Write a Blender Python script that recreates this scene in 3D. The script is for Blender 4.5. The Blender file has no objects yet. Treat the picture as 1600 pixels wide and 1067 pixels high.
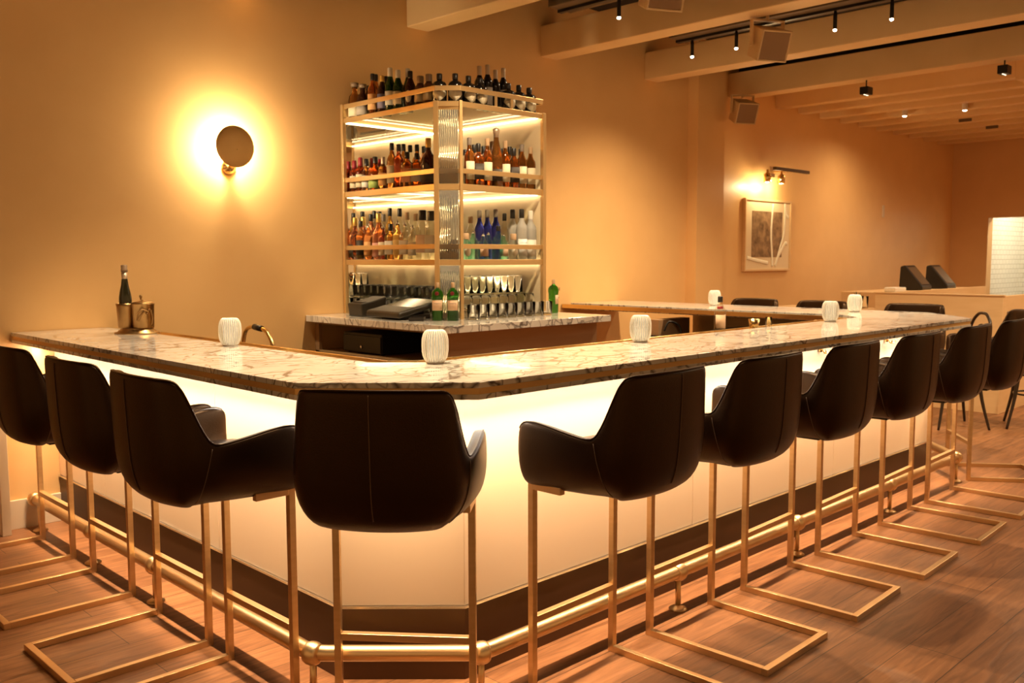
import bpy, bmesh, math, random
from math import sin, cos, pi, radians, sqrt
from mathutils import Vector, Matrix
from mathutils.bvhtree import BVHTree

C = bpy.context.scene.collection
SC = bpy.context.scene
random.seed(7)

# ------------------------------------------------------------------ camera
cam_data = bpy.data.cameras.new('camera')
cam = bpy.data.objects.new('camera', cam_data)
C.objects.link(cam)
PITCH, YAW, ROLL = -0.0902818, 0.7928207, -0.0023319
fw = Vector((cos(YAW)*cos(PITCH), sin(YAW)*cos(PITCH), sin(PITCH)))
rt = Vector((sin(YAW), -cos(YAW), 0))
up = rt.cross(fw)
R2 = rt*cos(ROLL) + up*sin(ROLL)
U2 = -rt*sin(ROLL) + up*cos(ROLL)
cam.matrix_world = Matrix(((R2.x, U2.x, -fw.x, 0), (R2.y, U2.y, -fw.y, 0), (R2.z, U2.z, -fw.z, 1.457), (0, 0, 0, 1)))
cam_data.sensor_width = 36
cam_data.lens = 1430.25/1600*36
cam_data.clip_end = 100
cam_data.dof.use_dof = True
cam_data.dof.focus_distance = 3.0
cam_data.dof.aperture_fstop = 7.0
SC.camera = cam

# ------------------------------------------------------------------ world, exposure
SC.view_settings.view_transform = 'Standard'
SC.view_settings.look = 'None'
SC.view_settings.exposure = 1.5
SC.view_settings.gamma = 1.0
SC.view_settings.use_curve_mapping = False
SC.cycles.use_denoising = True
SC.cycles.max_bounces = 16
SC.cycles.transmission_bounces = 16
SC.cycles.transparent_max_bounces = 32
SC.cycles.glossy_bounces = 5
SC.cycles.diffuse_bounces = 4
SC.cycles.caustics_reflective = False
SC.cycles.caustics_refractive = False
SC.cycles.sample_clamp_indirect = 6.0
world = bpy.data.worlds.new('room_light')
SC.world = world
world.use_nodes = True
world.node_tree.nodes['Background'].inputs[0].default_value = (1.0, 0.52, 0.19, 1)
world.node_tree.nodes['Background'].inputs[1].default_value = 0.25

# light tuning
WARM = (1.0, 0.745, 0.45)
LEDC = (1.0, 0.70, 0.40)
K_LED = 11.0         # bar strip emission
K_STRIP = 3.3
K_SHELF = 5.0       # cabinet strip emission
K_SCONCE = 30.0
K_SPOT = 100.0        # ceiling spots, watt
K_PICT = 3.0
K_DOOR = 14.0

# ------------------------------------------------------------------ helpers
class MB:
    """collects vertices and faces for ONE mesh"""
    def __init__(self):
        self.v = []; self.f = []; self.s = []
    def add(self, vs, fs, smooth=False):
        b = len(self.v)
        self.v += [tuple(p) for p in vs]
        self.f += [tuple(b+i for i in f) for f in fs]
        self.s += [smooth]*len(fs)
        return self
    def box(self, x0, x1, y0, y1, z0, z1):
        vs = [(x, y, z) for z in (z0, z1) for y in (y0, y1) for x in (x0, x1)]
        return self.add(vs, [(0, 2, 3, 1), (4, 5, 7, 6), (0, 1, 5, 4), (2, 6, 7, 3), (0, 4, 6, 2), (1, 3, 7, 5)])
    def bar(self, a, b, w, h=None, upv=(0, 0, 1)):
        a = Vector(a); b = Vector(b); d = (b-a).normalized(); h = h or w
        u_ = Vector(upv)
        if abs(d.dot(u_)) > .95: u_ = Vector((0, 1, 0))
        s = d.cross(u_).normalized(); t = s.cross(d)
        vs = [p + s*i*w/2 + t*j*h/2 for p in (a, b) for i, j in ((-1, -1), (1, -1), (1, 1), (-1, 1))]
        return self.add(vs, [(0, 1, 2, 3)[::-1], (4, 5, 6, 7), (0, 1, 5, 4), (1, 2, 6, 5), (2, 3, 7, 6), (3, 0, 4, 7)])
    def tube(self, pts, r, n=10, cap=True):
        pts = [Vector(p) for p in pts]; vs = []; fs = []
        rr = r if isinstance(r, (list, tuple)) else [r]*len(pts)
        d0 = (pts[1]-pts[0]).normalized()
        ref = Vector((0, 0, 1)) if abs(d0.z) < .9 else Vector((1, 0, 0))
        s = d0.cross(ref).normalized()
        for k, p in enumerate(pts):
            d = (pts[min(k+1, len(pts)-1)] - pts[max(k-1, 0)]).normalized()
            s = (s - d*s.dot(d)).normalized(); t = d.cross(s)
            vs += [p + (s*cos(2*pi*i/n) + t*sin(2*pi*i/n))*rr[k] for i in range(n)]
        for k in range(len(pts)-1):
            for i in range(n):
                j = (i+1) % n
                fs.append((k*n+i, k*n+j, (k+1)*n+j, (k+1)*n+i))
        self.add(vs, fs, True)
        if cap:
            m = len(self.v)-len(vs)
            self.f.append(tuple(m+i for i in range(n))[::-1]); self.s.append(False)
            e = m+(len(pts)-1)*n
            self.f.append(tuple(e+i for i in range(n))); self.s.append(False)
        return self
    def lathe(self, prof, n=24, c=(0, 0, 0), sx=1, sy=1, mod=None, close=True, smooth=True, p=2.0):
        """prof [(r,z)], revolve about z; p superellipse power; mod(angle)->radius factor"""
        vs = []; fs = []
        for r, z in prof:
            for i in range(n):
                a = 2*pi*i/n
                m = mod(a, z) if mod else 1
                if p != 2.0:
                    m *= 1/((abs(cos(a))**p + abs(sin(a))**p)**(1/p))
                vs.append((c[0]+r*m*cos(a)*sx, c[1]+r*m*sin(a)*sy, c[2]+z))
        for k in range(len(prof)-1):
            for i in range(n):
                j = (i+1) % n
                fs.append((k*n+i, k*n+j, (k+1)*n+j, (k+1)*n+i))
        if close:
            fs.append(tuple(range(n))[::-1])
            fs.append(tuple((len(prof)-1)*n+i for i in range(n)))
        return self.add(vs, fs, smooth)
    def band(self, outer, inner, z0, z1):
        """solid strip between two open polylines with the same number of points"""
        n = len(outer); vs = []
        for z in (z0, z1):
            vs += [(x, y, z) for x, y in outer] + [(x, y, z) for x, y in inner]
        fs = []
        for i in range(n-1):
            fs += [(2*n+i, 2*n+i+1, 3*n+i+1, 3*n+i), (i, n+i, n+i+1, i+1), (i, i+1, 2*n+i+1, 2*n+i), (n+i, 3*n+i, 3*n+i+1, n+i+1)]
        fs += [(0, 2*n, 3*n, n), (n-1, 2*n-1, 4*n-1, 3*n-1)]
        return self.add(vs, fs)
    def prism(self, poly, z0, z1):
        n = len(poly)
        vs = [(x, y, z0) for x, y in poly] + [(x, y, z1) for x, y in poly]
        fs = [tuple(range(n))[::-1], tuple(n+i for i in range(n))] + [(i, (i+1) % n, n+(i+1) % n, n+i) for i in range(n)]
        return self.add(vs, fs)
    def xform(self, M):
        self.v = [tuple(M @ Vector(p)) for p in self.v]
        return self
    def mesh(self, name, m):
        me = bpy.data.meshes.new(name)
        me.from_pydata(self.v, [], self.f)
        me.polygons.foreach_set('use_smooth', self.s)
        bm = bmesh.new(); bm.from_mesh(me)
        bmesh.ops.recalc_face_normals(bm, faces=bm.faces)
        bm.to_mesh(me); bm.free()
        if m: me.materials.append(m)
        me.update()
        return me
    def build(self, name, m, parent=None, bevel=0, loc=None, rotz=0, subsurf=0, seg=2):
        me = self.mesh(name, m)
        o = bpy.data.objects.new(name, me)
        C.objects.link(o)
        if bevel or subsurf:
            if bevel:
                md = o.modifiers.new('b', 'BEVEL'); md.width = bevel; md.segments = seg; md.limit_method = 'ANGLE'
                md.harden_normals = False
            if subsurf:
                md = o.modifiers.new('s', 'SUBSURF'); md.levels = subsurf; md.render_levels = subsurf
            dg = bpy.context.evaluated_depsgraph_get()
            me2 = bpy.data.meshes.new_from_object(o.evaluated_get(dg))
            o.modifiers.clear(); o.data = me2
            me2.name = name
            if subsurf: me2.polygons.foreach_set('use_smooth', [True]*len(me2.polygons))
        if parent: o.parent = parent
        if loc: o.location = loc
        if rotz: o.rotation_euler = (0, 0, rotz)
        return o

def tag(o, label=None, cat=None, group=None, kind=None):
    if label: o['label'] = label
    if cat: o['category'] = cat
    if group: o['group'] = group
    if kind: o['kind'] = kind
    return o

def empty(name, label, cat, loc=(0, 0, 0), rotz=0, group=None, kind=None):
    o = bpy.data.objects.new(name, None); C.objects.link(o)
    o.empty_display_size = .05
    o.location = loc; o.rotation_euler = (0, 0, rotz)
    return tag(o, label, cat, group, kind)

def copy_tree(o, loc=None, rotz=None, label=None):
    kids = list(o.children)
    r = o.copy(); C.objects.link(r)
    for ch in kids:
        sub = list(ch.children)
        c = ch.copy(); C.objects.link(c); c.parent = r
        for g in sub:
            d = g.copy(); C.objects.link(d); d.parent = c
    if loc is not None: r.location = loc
    if rotz is not None: r.rotation_euler = (0, 0, rotz)
    if label: r['label'] = label
    return r

def struct(mb, name, m, bevel=0, label=None, cat=None):
    o = mb.build(name, m, bevel=bevel); o['kind'] = 'structure'
    if label: tag(o, label, cat)
    return o

def lerp(a, b, t): return tuple(x+(y-x)*t for x, y in zip(a, b))

def smooth_path(pts, k=6, closed=False):
    P_ = [Vector(p) for p in pts]; n = len(P_); out = []
    for i in range(n-1):
        p0 = P_[max(i-1, 0)]; p1 = P_[i]; p2 = P_[i+1]; p3 = P_[min(i+2, n-1)]
        for j in range(k):
            t = j/k
            out.append(.5*((2*p1)+(p2-p0)*t+(2*p0-5*p1+4*p2-p3)*t*t+(3*p1-p0-3*p2+p3)*t**3))
    out.append(P_[-1])
    return out

# ------------------------------------------------------------------ materials
def mat(name, col=(.8, .8, .8), rough=.5, metal=0, trans=0, ior=1.45, emit=None, es=0, coat=0, spec=None, alpha=1):
    m = bpy.data.materials.new(name); m.use_nodes = True
    b = m.node_tree.nodes['Principled BSDF']
    b.inputs['Base Color'].default_value = (*col, 1)
    b.inputs['Roughness'].default_value = rough
    b.inputs['Metallic'].default_value = metal
    b.inputs['IOR'].default_value = ior
    b.inputs['Transmission Weight'].default_value = trans
    b.inputs['Coat Weight'].default_value = coat
    if spec is not None: b.inputs['Specular IOR Level'].default_value = spec
    if emit:
        b.inputs['Emission Color'].default_value = (*emit, 1); b.inputs['Emission Strength'].default_value = es
    return m

def nodes(m): return m.node_tree.nodes, m.node_tree.links, m.node_tree.nodes['Principled BSDF']

def thin_glass(name, col, top=.85, power=1.9):
    m = bpy.data.materials.new(name); m.use_nodes = True
    N, L = m.node_tree.nodes, m.node_tree.links
    N.remove(N['Principled BSDF']); out = N['Material Output']
    tr = N.new('ShaderNodeBsdfTransparent'); tr.inputs[0].default_value = (*col, 1)
    gl = N.new('ShaderNodeBsdfGlossy'); gl.inputs['Roughness'].default_value = .03
    lw = N.new('ShaderNodeLayerWeight'); lw.inputs[0].default_value = .5
    pw_ = N.new('ShaderNodeMath'); pw_.operation = 'POWER'; pw_.inputs[1].default_value = power
    fr_ = N.new('ShaderNodeMapRange'); fr_.inputs[3].default_value = .04; fr_.inputs[4].default_value = top
    mx = N.new('ShaderNodeMixShader')
    L.new(lw.outputs['Facing'], pw_.inputs[0]); L.new(pw_.outputs[0], fr_.inputs[0]); L.new(fr_.outputs[0], mx.inputs[0]); L.new(tr.outputs[0], mx.inputs[1]); L.new(gl.outputs[0], mx.inputs[2]); L.new(mx.outputs[0], out.inputs[0])
    return m

def noise_mat(name, c1, c2, scale=4, rough=.5, bump=0, bscale=30, stretch=(1, 1, 1), detail=6, **kw):
    m = mat(name, c1, rough, **kw); N, L, b = nodes(m)
    tc = N.new('ShaderNodeTexCoord'); mp = N.new('ShaderNodeMapping'); mp.inputs['Scale'].default_value = stretch
    nz = N.new('ShaderNodeTexNoise'); nz.inputs['Scale'].default_value = scale; nz.inputs['Detail'].default_value = detail
    rp = N.new('ShaderNodeValToRGB'); rp.color_ramp.elements[0].position = .3; rp.color_ramp.elements[1].position = .7
    rp.color_ramp.elements[0].color = (*c1, 1); rp.color_ramp.elements[1].color = (*c2, 1)
    L.new(tc.outputs['Object'], mp.inputs['Vector']); L.new(mp.outputs[0], nz.inputs['Vector'])
    L.new(nz.outputs['Fac'], rp.inputs[0]); L.new(rp.outputs[0], b.inputs['Base Color'])
    if bump:
        n2 = N.new('ShaderNodeTexNoise'); n2.inputs['Scale'].default_value = bscale; n2.inputs['Detail'].default_value = 4
        bp = N.new('ShaderNodeBump'); bp.inputs['Strength'].default_value = bump; bp.inputs['Distance'].default_value = .01
        L.new(mp.outputs[0], n2.inputs['Vector']); L.new(n2.outputs['Fac'], bp.inputs['Height']); L.new(bp.outputs[0], b.inputs['Normal'])
    return m

def marble_mat():
    m = mat('veined_marble', rough=.10, coat=.3); N, L, b = nodes(m)
    tc = N.new('ShaderNodeTexCoord')
    nz = N.new('ShaderNodeTexNoise'); nz.inputs['Scale'].default_value = 2.2; nz.inputs['Detail'].default_value = 5
    mixv = N.new('ShaderNodeMix'); mixv.data_type = 'VECTOR'; mixv.inputs[0].default_value = .28
    L.new(tc.outputs['Object'], nz.inputs['Vector'])
    L.new(tc.outputs['Object'], mixv.inputs[4]); L.new(nz.outputs['Color'], mixv.inputs[5])
    fac = None
    for sc_, w, dark in ((5.0, .050, 1.0), (11.0, .060, .8)):
        vo = N.new('ShaderNodeTexVoronoi'); vo.feature = 'DISTANCE_TO_EDGE'; vo.inputs['Scale'].default_value = sc_
        mp = N.new('ShaderNodeMapping'); mp.inputs['Rotation'].default_value = (0, 0, .6); mp.inputs['Scale'].default_value = (1, 2.2, 1)
        L.new(mixv.outputs[1], mp.inputs['Vector']); L.new(mp.outputs[0], vo.inputs['Vector'])
        rp = N.new('ShaderNodeMapRange'); rp.inputs[1].default_value = 0; rp.inputs[2].default_value = w; rp.inputs[3].default_value = dark; rp.inputs[4].default_value = 0
        L.new(vo.outputs['Distance'], rp.inputs[0])
        n2 = N.new('ShaderNodeTexNoise'); n2.inputs['Scale'].default_value = sc_*.45; n2.inputs['Detail'].default_value = 2
        L.new(tc.outputs['Object'], n2.inputs['Vector'])
        r2 = N.new('ShaderNodeMapRange'); r2.inputs[1].default_value = .38; r2.inputs[2].default_value = .52
        L.new(n2.outputs['Fac'], r2.inputs[0])
        mu = N.new('ShaderNodeMath'); mu.operation = 'MULTIPLY'
        L.new(rp.outputs[0], mu.inputs[0]); L.new(r2.outputs[0], mu.inputs[1])
        if fac is None: fac = mu.outputs[0]
        else:
            mx = N.new('ShaderNodeMath'); mx.operation = 'MAXIMUM'
            L.new(fac, mx.inputs[0]); L.new(mu.outputs[0], mx.inputs[1]); fac = mx.outputs[0]
    cl = N.new('ShaderNodeTexNoise'); cl.inputs['Scale'].default_value = 3; cl.inputs['Detail'].default_value = 8
    L.new(tc.outputs['Object'], cl.inputs['Vector'])
    r3 = N.new('ShaderNodeValToRGB'); r3.color_ramp.elements[0].position = .3; r3.color_ramp.elements[1].position = .75
    r3.color_ramp.elements[0].color = (.86, .825, .76, 1); r3.color_ramp.elements[1].color = (.70, .64, .56, 1)
    L.new(cl.outputs['Fac'], r3.inputs[0])
    mc = N.new('ShaderNodeMix'); mc.data_type = 'RGBA'
    L.new(fac, mc.inputs[0]); L.new(r3.outputs[0], mc.inputs[6]); mc.inputs[7].default_value = (.13, .10, .09, 1)
    L.new(mc.outputs[2], b.inputs['Base Color'])
    return m

def floor_mat():
    m = mat('oak_planks', rough=.38); N, L, b = nodes(m)
    tc = N.new('ShaderNodeTexCoord')
    br = N.new('ShaderNodeTexBrick'); br.inputs['Scale'].default_value = 1.0
    br.inputs['Brick Width'].default_value = 2.1; br.inputs['Row Height'].default_value = .19
    br.inputs['Mortar Size'].default_value = .0016; br.offset = .37
    br.inputs['Color1'].default_value = (.37, .168, .074, 1); br.inputs['Color2'].default_value = (.25, .108, .046, 1)
    br.inputs['Mortar'].default_value = (.07, .032, .015, 1)
    L.new(tc.outputs['Object'], br.inputs['Vector'])
    mp = N.new('ShaderNodeMapping'); mp.inputs['Scale'].default_value = (1.2, 11, 1)
    nz = N.new('ShaderNodeTexNoise'); nz.inputs['Scale'].default_value = 2.6; nz.inputs['Detail'].default_value = 10; nz.inputs['Distortion'].default_value = 1.4
    L.new(tc.outputs['Object'], mp.inputs['Vector']); L.new(mp.outputs[0], nz.inputs['Vector'])
    rp = N.new('ShaderNodeValToRGB'); rp.color_ramp.elements[0].position = .32; rp.color_ramp.elements[1].position = .68
    rp.color_ramp.elements[0].color = (.62, .58, .55, 1); rp.color_ramp.elements[1].color = (1.12, 1.1, 1.08, 1)
    L.new(nz.outputs['Fac'], rp.inputs[0])
    mx = N.new('ShaderNodeMix'); mx.data_type = 'RGBA'; mx.blend_type = 'MULTIPLY'; mx.inputs[0].default_value = 1
    L.new(br.outputs['Color'], mx.inputs[6]); L.new(rp.outputs[0], mx.inputs[7]); L.new(mx.outputs[2], b.inputs['Base Color'])
    bp = N.new('ShaderNodeBump'); bp.inputs['Strength'].default_value = .12; bp.inputs['Distance'].default_value = .01
    L.new(nz.outputs['Fac'], bp.inputs['Height']); L.new(bp.outputs[0], b.inputs['Normal'])
    return m

def tile_mat():
    m = mat('white_tile', (.85, .85, .8), .2); N, L, b = nodes(m)
    tc = N.new('ShaderNodeTexCoord'); mp = N.new('ShaderNodeMapping'); mp.inputs['Rotation'].default_value = (pi/2, 0, pi/2)
    br = N.new('ShaderNodeTexBrick'); br.inputs['Scale'].default_value = 1; br.inputs['Brick Width'].default_value = .15; br.inputs['Row Height'].default_value = .075
    br.inputs['Mortar Size'].default_value = .004; br.inputs['Color1'].default_value = (.82, .83, .78, 1); br.inputs['Color2'].default_value = (.78, .79, .74, 1); br.inputs['Mortar'].default_value = (.5, .5, .45, 1)
    se = N.new('ShaderNodeSeparateXYZ'); co = N.new('ShaderNodeCombineXYZ')
    ad = N.new('ShaderNodeMath'); ad.operation = 'ADD'
    L.new(tc.outputs['Object'], se.inputs[0]); L.new(se.outputs['X'], ad.inputs[0]); L.new(se.outputs['Y'], ad.inputs[1])
    L.new(ad.outputs[0], co.inputs['X']); L.new(se.outputs['Z'], co.inputs['Y'])
    L.new(co.outputs[0], br.inputs['Vector']); L.new(br.outputs['Color'], b.inputs['Base Color'])
    return m

M = {}
M['wall'] = noise_mat('plaster', (.84, .525, .225), (.80, .49, .205), 3, .42, .08, 6, coat=0)
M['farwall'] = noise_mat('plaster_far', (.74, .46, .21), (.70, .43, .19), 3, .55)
M['beam'] = noise_mat('painted_concrete', (.78, .53, .26), (.72, .48, .225), 2.5, .6, .15, 10)
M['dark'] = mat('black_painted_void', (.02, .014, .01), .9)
M['duct'] = mat('brown_metal', (.12, .07, .03), .6)
M['floor'] = floor_mat()
M['skirt'] = mat('skirting_paint', (.72, .58, .42), .5)
M['marble'] = marble_mat()
M['brass'] = noise_mat('brushed_brass', (.72, .52, .29), (.64, .45, .24), 3, .36, stretch=(1, 1, 14), metal=1)
M['brass_band'] = mat('brass_band', (.86, .54, .21), .48, metal=.35)
M['gold'] = mat('polished_brass', (.80, .56, .24), .2, metal=1)
M['panel'] = noise_mat('satin_panel', (.88, .65, .44), (.86, .63, .42), 1.5, .45)
M['kick'] = noise_mat('bronze_kick', (.085, .042, .018), (.07, .034, .015), 2, .42, metal=.55)
M['chrome'] = mat('steel_trim', (.85, .82, .78), .2, metal=1)
M['leather'] = noise_mat('brown_leather', (.0135, .0055, .0022), (.0095, .0038, .0016), 9, .38, .08, 260, spec=.40)
M['leather'].node_tree.nodes['Principled BSDF'].inputs['Specular Tint'].default_value = (1, .62, .36, 1)
M['thread'] = mat('tan_thread', (.10, .055, .03), .6)
M['blackmetal'] = mat('black_metal', (.015, .012, .01), .4, metal=.3)
M['black'] = mat('black_plastic', (.018, .014, .011), .38)
M['olive'] = mat('dark_olive_plastic', (.020, .015, .008), .45)
M['agedbrass'] = noise_mat('aged_brass', (.50, .32, .14), (.36, .22, .09), 9, .34, metal=1)
M['disc'] = noise_mat('satin_disc', (.80, .55, .24), (.70, .46, .18), 5, .5, metal=.65)
M['screen'] = mat('dark_screen', (.05, .04, .025), .12, spec=.8)
M['wood'] = noise_mat('walnut_panel', (.42, .25, .13), (.36, .205, .10), 3, .45, stretch=(1, 1, 9))
M['cabwood'] = noise_mat('cabinet_bronze', (.50, .33, .17), (.45, .29, .14), 3, .42, stretch=(1, 1, 9), metal=.35)
M['rail'] = mat('champagne_metal', (.74, .51, .24), .38, metal=.75)
M['deskwood'] = noise_mat('pale_oak', (.80, .55, .29), (.74, .49, .24), 3, .5, stretch=(1, 1, 6))
M['mirror'] = mat('mirror', (.92, .88, .80), .015, metal=1)
M['clearglass'] = mat('clear_glass', (1, 1, .97), 0, trans=1, ior=1.22)
M['shelfglass'] = thin_glass('shelf_glass', (.92, .95, .89), .30, 3.5)
M['flute'] = mat('fluted_glass', (.96, .92, .82), .02, trans=.86, ior=1.33)
M['creampanel'] = mat('cream_panel', (.80, .66, .44), .4)
M['speaker'] = mat('speaker_tan', (.64, .44, .22), .5)
M['grille'] = mat('speaker_grille', (.28, .16, .08), .7)
M['white'] = mat('white_paper', (.85, .8, .7), .6)
M['ribwhite'] = mat('milky_ribs', (.93, .90, .82), .25, coat=.5)
M['tile'] = tile_mat()
M['darkwood'] = mat('black_bentwood', (.03, .018, .01), .35)
M['leaf'] = mat('dark_leaf', (.03, .05, .015), .5)
M['chinawhite'] = mat('white_china', (.85, .82, .76), .3)

def emis(name, col, s):
    m = mat(name, (0, 0, 0), .5, emit=col, es=s); return m
M['led'] = emis('led_strip_glow', (1, .92, .78), K_LED)
M['shelfled'] = emis('shelf_led_glow', LEDC, K_SHELF)
M['bulb'] = emis('bulb_glow', (1, .76, .45), K_SCONCE)
M['tip'] = emis('spot_glow', (1, .86, .62), 12)
M['lampglow'] = emis('lamp_glow', (1, .84, .58), .30)
M['glint'] = emis('lantern_glow', (1, .8, .5), 1.0)
M['pict'] = emis('picture_lamp_glow', (1, .8, .45), 14)

# ------------------------------------------------------------------ setting
W = 5.36
struct(MB().box(-4, 18, -5, W, -.05, 0), 'floor', M['floor'])
wb = MB().box(-4, 14.95, W, W+.2, 0, 3.7)
struct(wb, 'wall_back', M['wall'])
fwb = MB().box(14.75, 14.95, 4.82, W, 0, 3.7).box(14.75, 14.95, 3.3, 4.82, 2.05, 3.7).box(14.75, 14.95, -5, 3.3, 0, 3.7)
struct(fwb, 'wall_far', M['farwall'])
struct(MB().box(7.74, 8.22, 5.24, W, 0, 3.6), 'wall_pilaster', M['wall'])
struct(MB().box(-4, 1.73, W-.015, W, 0, .16).box(6.46, 14.75, W-.015, W, 0, .12), 'baseboard_back', M['skirt'], .003)
# tiled passage behind the opening
struct(MB().box(16.6, 16.7, 3.0, 5.2, 0, 2.6).box(14.95, 16.6, 4.9, 5.0, 0, 2.6).box(14.95, 16.6, 3.1, 3.2, 0, 2.6).box(14.95, 16.7, 3.0, 5.2, 2.6, 2.7), 'wall_passage', M['tile'])
# ceiling
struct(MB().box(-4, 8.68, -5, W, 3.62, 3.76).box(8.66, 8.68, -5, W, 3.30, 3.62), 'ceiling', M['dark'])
struct(MB().box(8.68, 14.75, -5, W, 3.34, 3.44), 'ceiling_far', M['beam'])
k = 0
for x in (1.42, 2.82, 4.22, 5.62, 7.03, 8.45):
    k += 1
    struct(MB().box(x, x+.2, -4.5, W, 3.12, 3.37), 'ceiling_beam_%d' % k, M['beam'], .008)
for i in range(11):
    x = 9.42+.52*i
    if x > 14.6: break
    k += 1
    struct(MB().box(x, x+.13, 2.9, W, 3.12, 3.34), 'ceiling_beam_%d' % k, M['beam'], .005)
struct(MB().box(9.42, 14.75, 2.7, 2.9, 3.10, 3.34), 'ceiling_beam_%d' % (k+1), M['beam'], .005)

# dark duct and track in the gaps between the beams
for x, y0, y1, lab in ((5.02, -2.5, 4.6, 'brown metal duct above the gap nearest the bottle cabinet'), (6.40, -2.5, 4.55, 'brown metal duct with spotlights in the gap behind the middle speaker')):
    d = empty('ceiling_duct', lab, 'duct', (x, 0, 3.24), group='ducts between the ceiling beams')
    MB().box(-.12, .12, y0, y1, 0, .16).build('channel', M['duct'], d, .006)
    MB().box(-.02, .02, y0, y1, -.02, 0).build('track', M['blackmetal'], d)
    for yy in (4.3, 3.0, 1.2, -.5, -2.0):
        MB().box(-.015, .015, yy-.01, yy+.01, .16, .42).build('hanger', M['blackmetal'], d)

def spot_lamp(name, x, y, z, energy, size, label, tiltx=0, tilty=0):
    l = bpy.data.lights.new(name, 'SPOT'); l.energy = energy; l.color = WARM
    l.spot_size = radians(size); l.spot_blend = .9; l.shadow_soft_size = .03
    o = bpy.data.objects.new(name, l); C.objects.link(o); o.location = (x, y, z); o.rotation_euler = (tiltx, tilty, 0)
    return o

spots = [(6.40, 4.40), (6.40, 3.99), (6.40, 3.18), (6.40, 2.77), (5.02, 4.05), (5.02, 2.60)]
ordn = ['first', 'second', 'third', 'fourth', 'fifth', 'sixth', 'seventh', 'eighth', 'ninth', 'tenth', 'eleventh', 'twelfth', 'thirteenth', 'fourteenth', 'fifteenth', 'sixteenth', 'seventeenth', 'eighteenth', 'nineteenth', 'twentieth']
def spotlight(x, y, z, label, e=None, size=95, tx=0, ty=0):
    s = empty('ceiling_spotlight', label, 'spotlight', (x, y, z), group='small black ceiling spotlights')
    MB().lathe([(.0125, .008), (.0135, .014), (.0135, .11), (.010, .135)], 14).build('housing', M['blackmetal'], s)
    MB().lathe([(.004, .016), (.0125, .008), (.0130, 0), (.008, -.005), (.003, -.007)], 14).build('lens', M['tip'], s)
    sl = spot_lamp('spot_beam', 0, 0, -.03, e if e is not None else K_SPOT, size, None, tx, ty)
    sl.parent = s
    return s
for i, (x, y) in enumerate(spots):
    if x > 6: lab = 'small lit black spotlight on brown duct, %s from the back wall' % ordn[i]
    else: lab = 'small black spotlight on duct near cabinet, %s from the back wall' % ordn[i-4]
    spotlight(x, y, 3.085, lab, K_SPOT*(.30 if y > 3.9 else .8 if y > 2.9 else .45), 140 if y > 2.9 else 50)
# the same track lights over the left and front of the bar
for x, y, lab in ((3.62, 3.4, 'black spotlight over the space before the back counter'), (3.62, 2.45, 'black spotlight over the front run of the bar'), (2.22, 4.3, 'black spotlight over the left bar near back wall'), (2.22, 3.1, 'black spotlight over the left bar midway'), (1.95, 2.5, 'black spotlight over the chamfered bar corner')):
    spotlight(x, y, 3.085, lab, K_SPOT*(.72 if x < 3 else .8), 140 if x > 3 and y > 3 else 80)
for x in (3.62, 2.16):
    d = empty('ceiling_duct', 'brown metal duct above the %s' % ('bottle cabinet' if x > 3 else 'left bar run'), 'duct', (x, 0, 3.24), group='ducts between the ceiling beams')
    MB().box(-.30 if x < 3 else -.12, .12, -2.5, 4.8, 0, .16).build('channel', M['duct'], d, .006)
    MB().box(-.27 if x < 3 else -.02, .09 if x < 3 else .02, -2.5, 4.8, -.02, 0).build('track', M['blackmetal'], d)
    for yy in (4.3, 3.0, 1.2, -.5, -2.0):
        MB().box(-.015, .015, yy-.01, yy+.01, .16, .42).build('hanger', M['blackmetal'], d)

# recessed downlights and hanging lanterns further back
for x, y, lab in ((10.86, 4.51, 'round recessed downlight between far joists, left of the pair'), (10.93, 3.87, 'round recessed downlight between far joists, right of the pair'), (7.9, 1.5, 'added unseen downlight over the open floor behind the bar end, nearer'), (7.9, .2, 'added unseen downlight over the open floor behind the bar end, further right'), (11.0, 1.7, 'added unseen downlight over the far floor, nearer'), (12.8, 1.7, 'added unseen downlight over the far floor, further')):  # last four are unseen, added to brighten the far wall and host counter
    s = empty('recessed_downlight', lab, 'downlight', (x, y, 3.10), group='recessed downlights')
    MB().lathe([(.03, .24), (.03, .006), (.034, 0), (.02, -.004)], 16).build('bezel', M['white'], s)
    MB().lathe([(.024, -.004), (.018, -.01), (.005, -.014)], 16).build('lens', M['tip'], s)
    sl = spot_lamp('downlight_beam', 0, 0, -.03, K_SPOT*(.2 if y > 3 else .7), 165, None); sl.parent = s
for x, y, z, lab in ((8.55, 3.92, 2.965, 'small black box lantern hanging on rod near the wall speaker'), (8.55, 2.72, 2.985, 'small black box lantern hanging on rod at right picture edge')):
    s = empty('hanging_lantern', lab, 'lantern', (x, y, z), group='black box lanterns')
    MB().box(-.055, .055, -.04, .04, .02, .09).build('housing', M['blackmetal'], s, .004)
    MB().tube([(0, 0, .09), (0, 0, 3.12-z)], .006, 8).build('rod', M['blackmetal'], s)
    for i in range(4):
        MB().lathe([(.003, .022), (.006, .018), (.004, .014)], 8, c=(-.038+.025*i, 0, 0)).build('lens', M['glint'], s)
for x, y, i in ((11.75, 4.15, 0), (12.62, 4.13, 1)):
    s = tag(MB().box(-.015, .015, -.07, .07, 3.085, 3.12).build('ceiling_vent', M['duct'], loc=(x, y, 0)), ['dark slot vent under the joists, nearer the downlights', 'dark slot vent under the joists, further right'][i], 'vent', 'slot vents')

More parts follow.
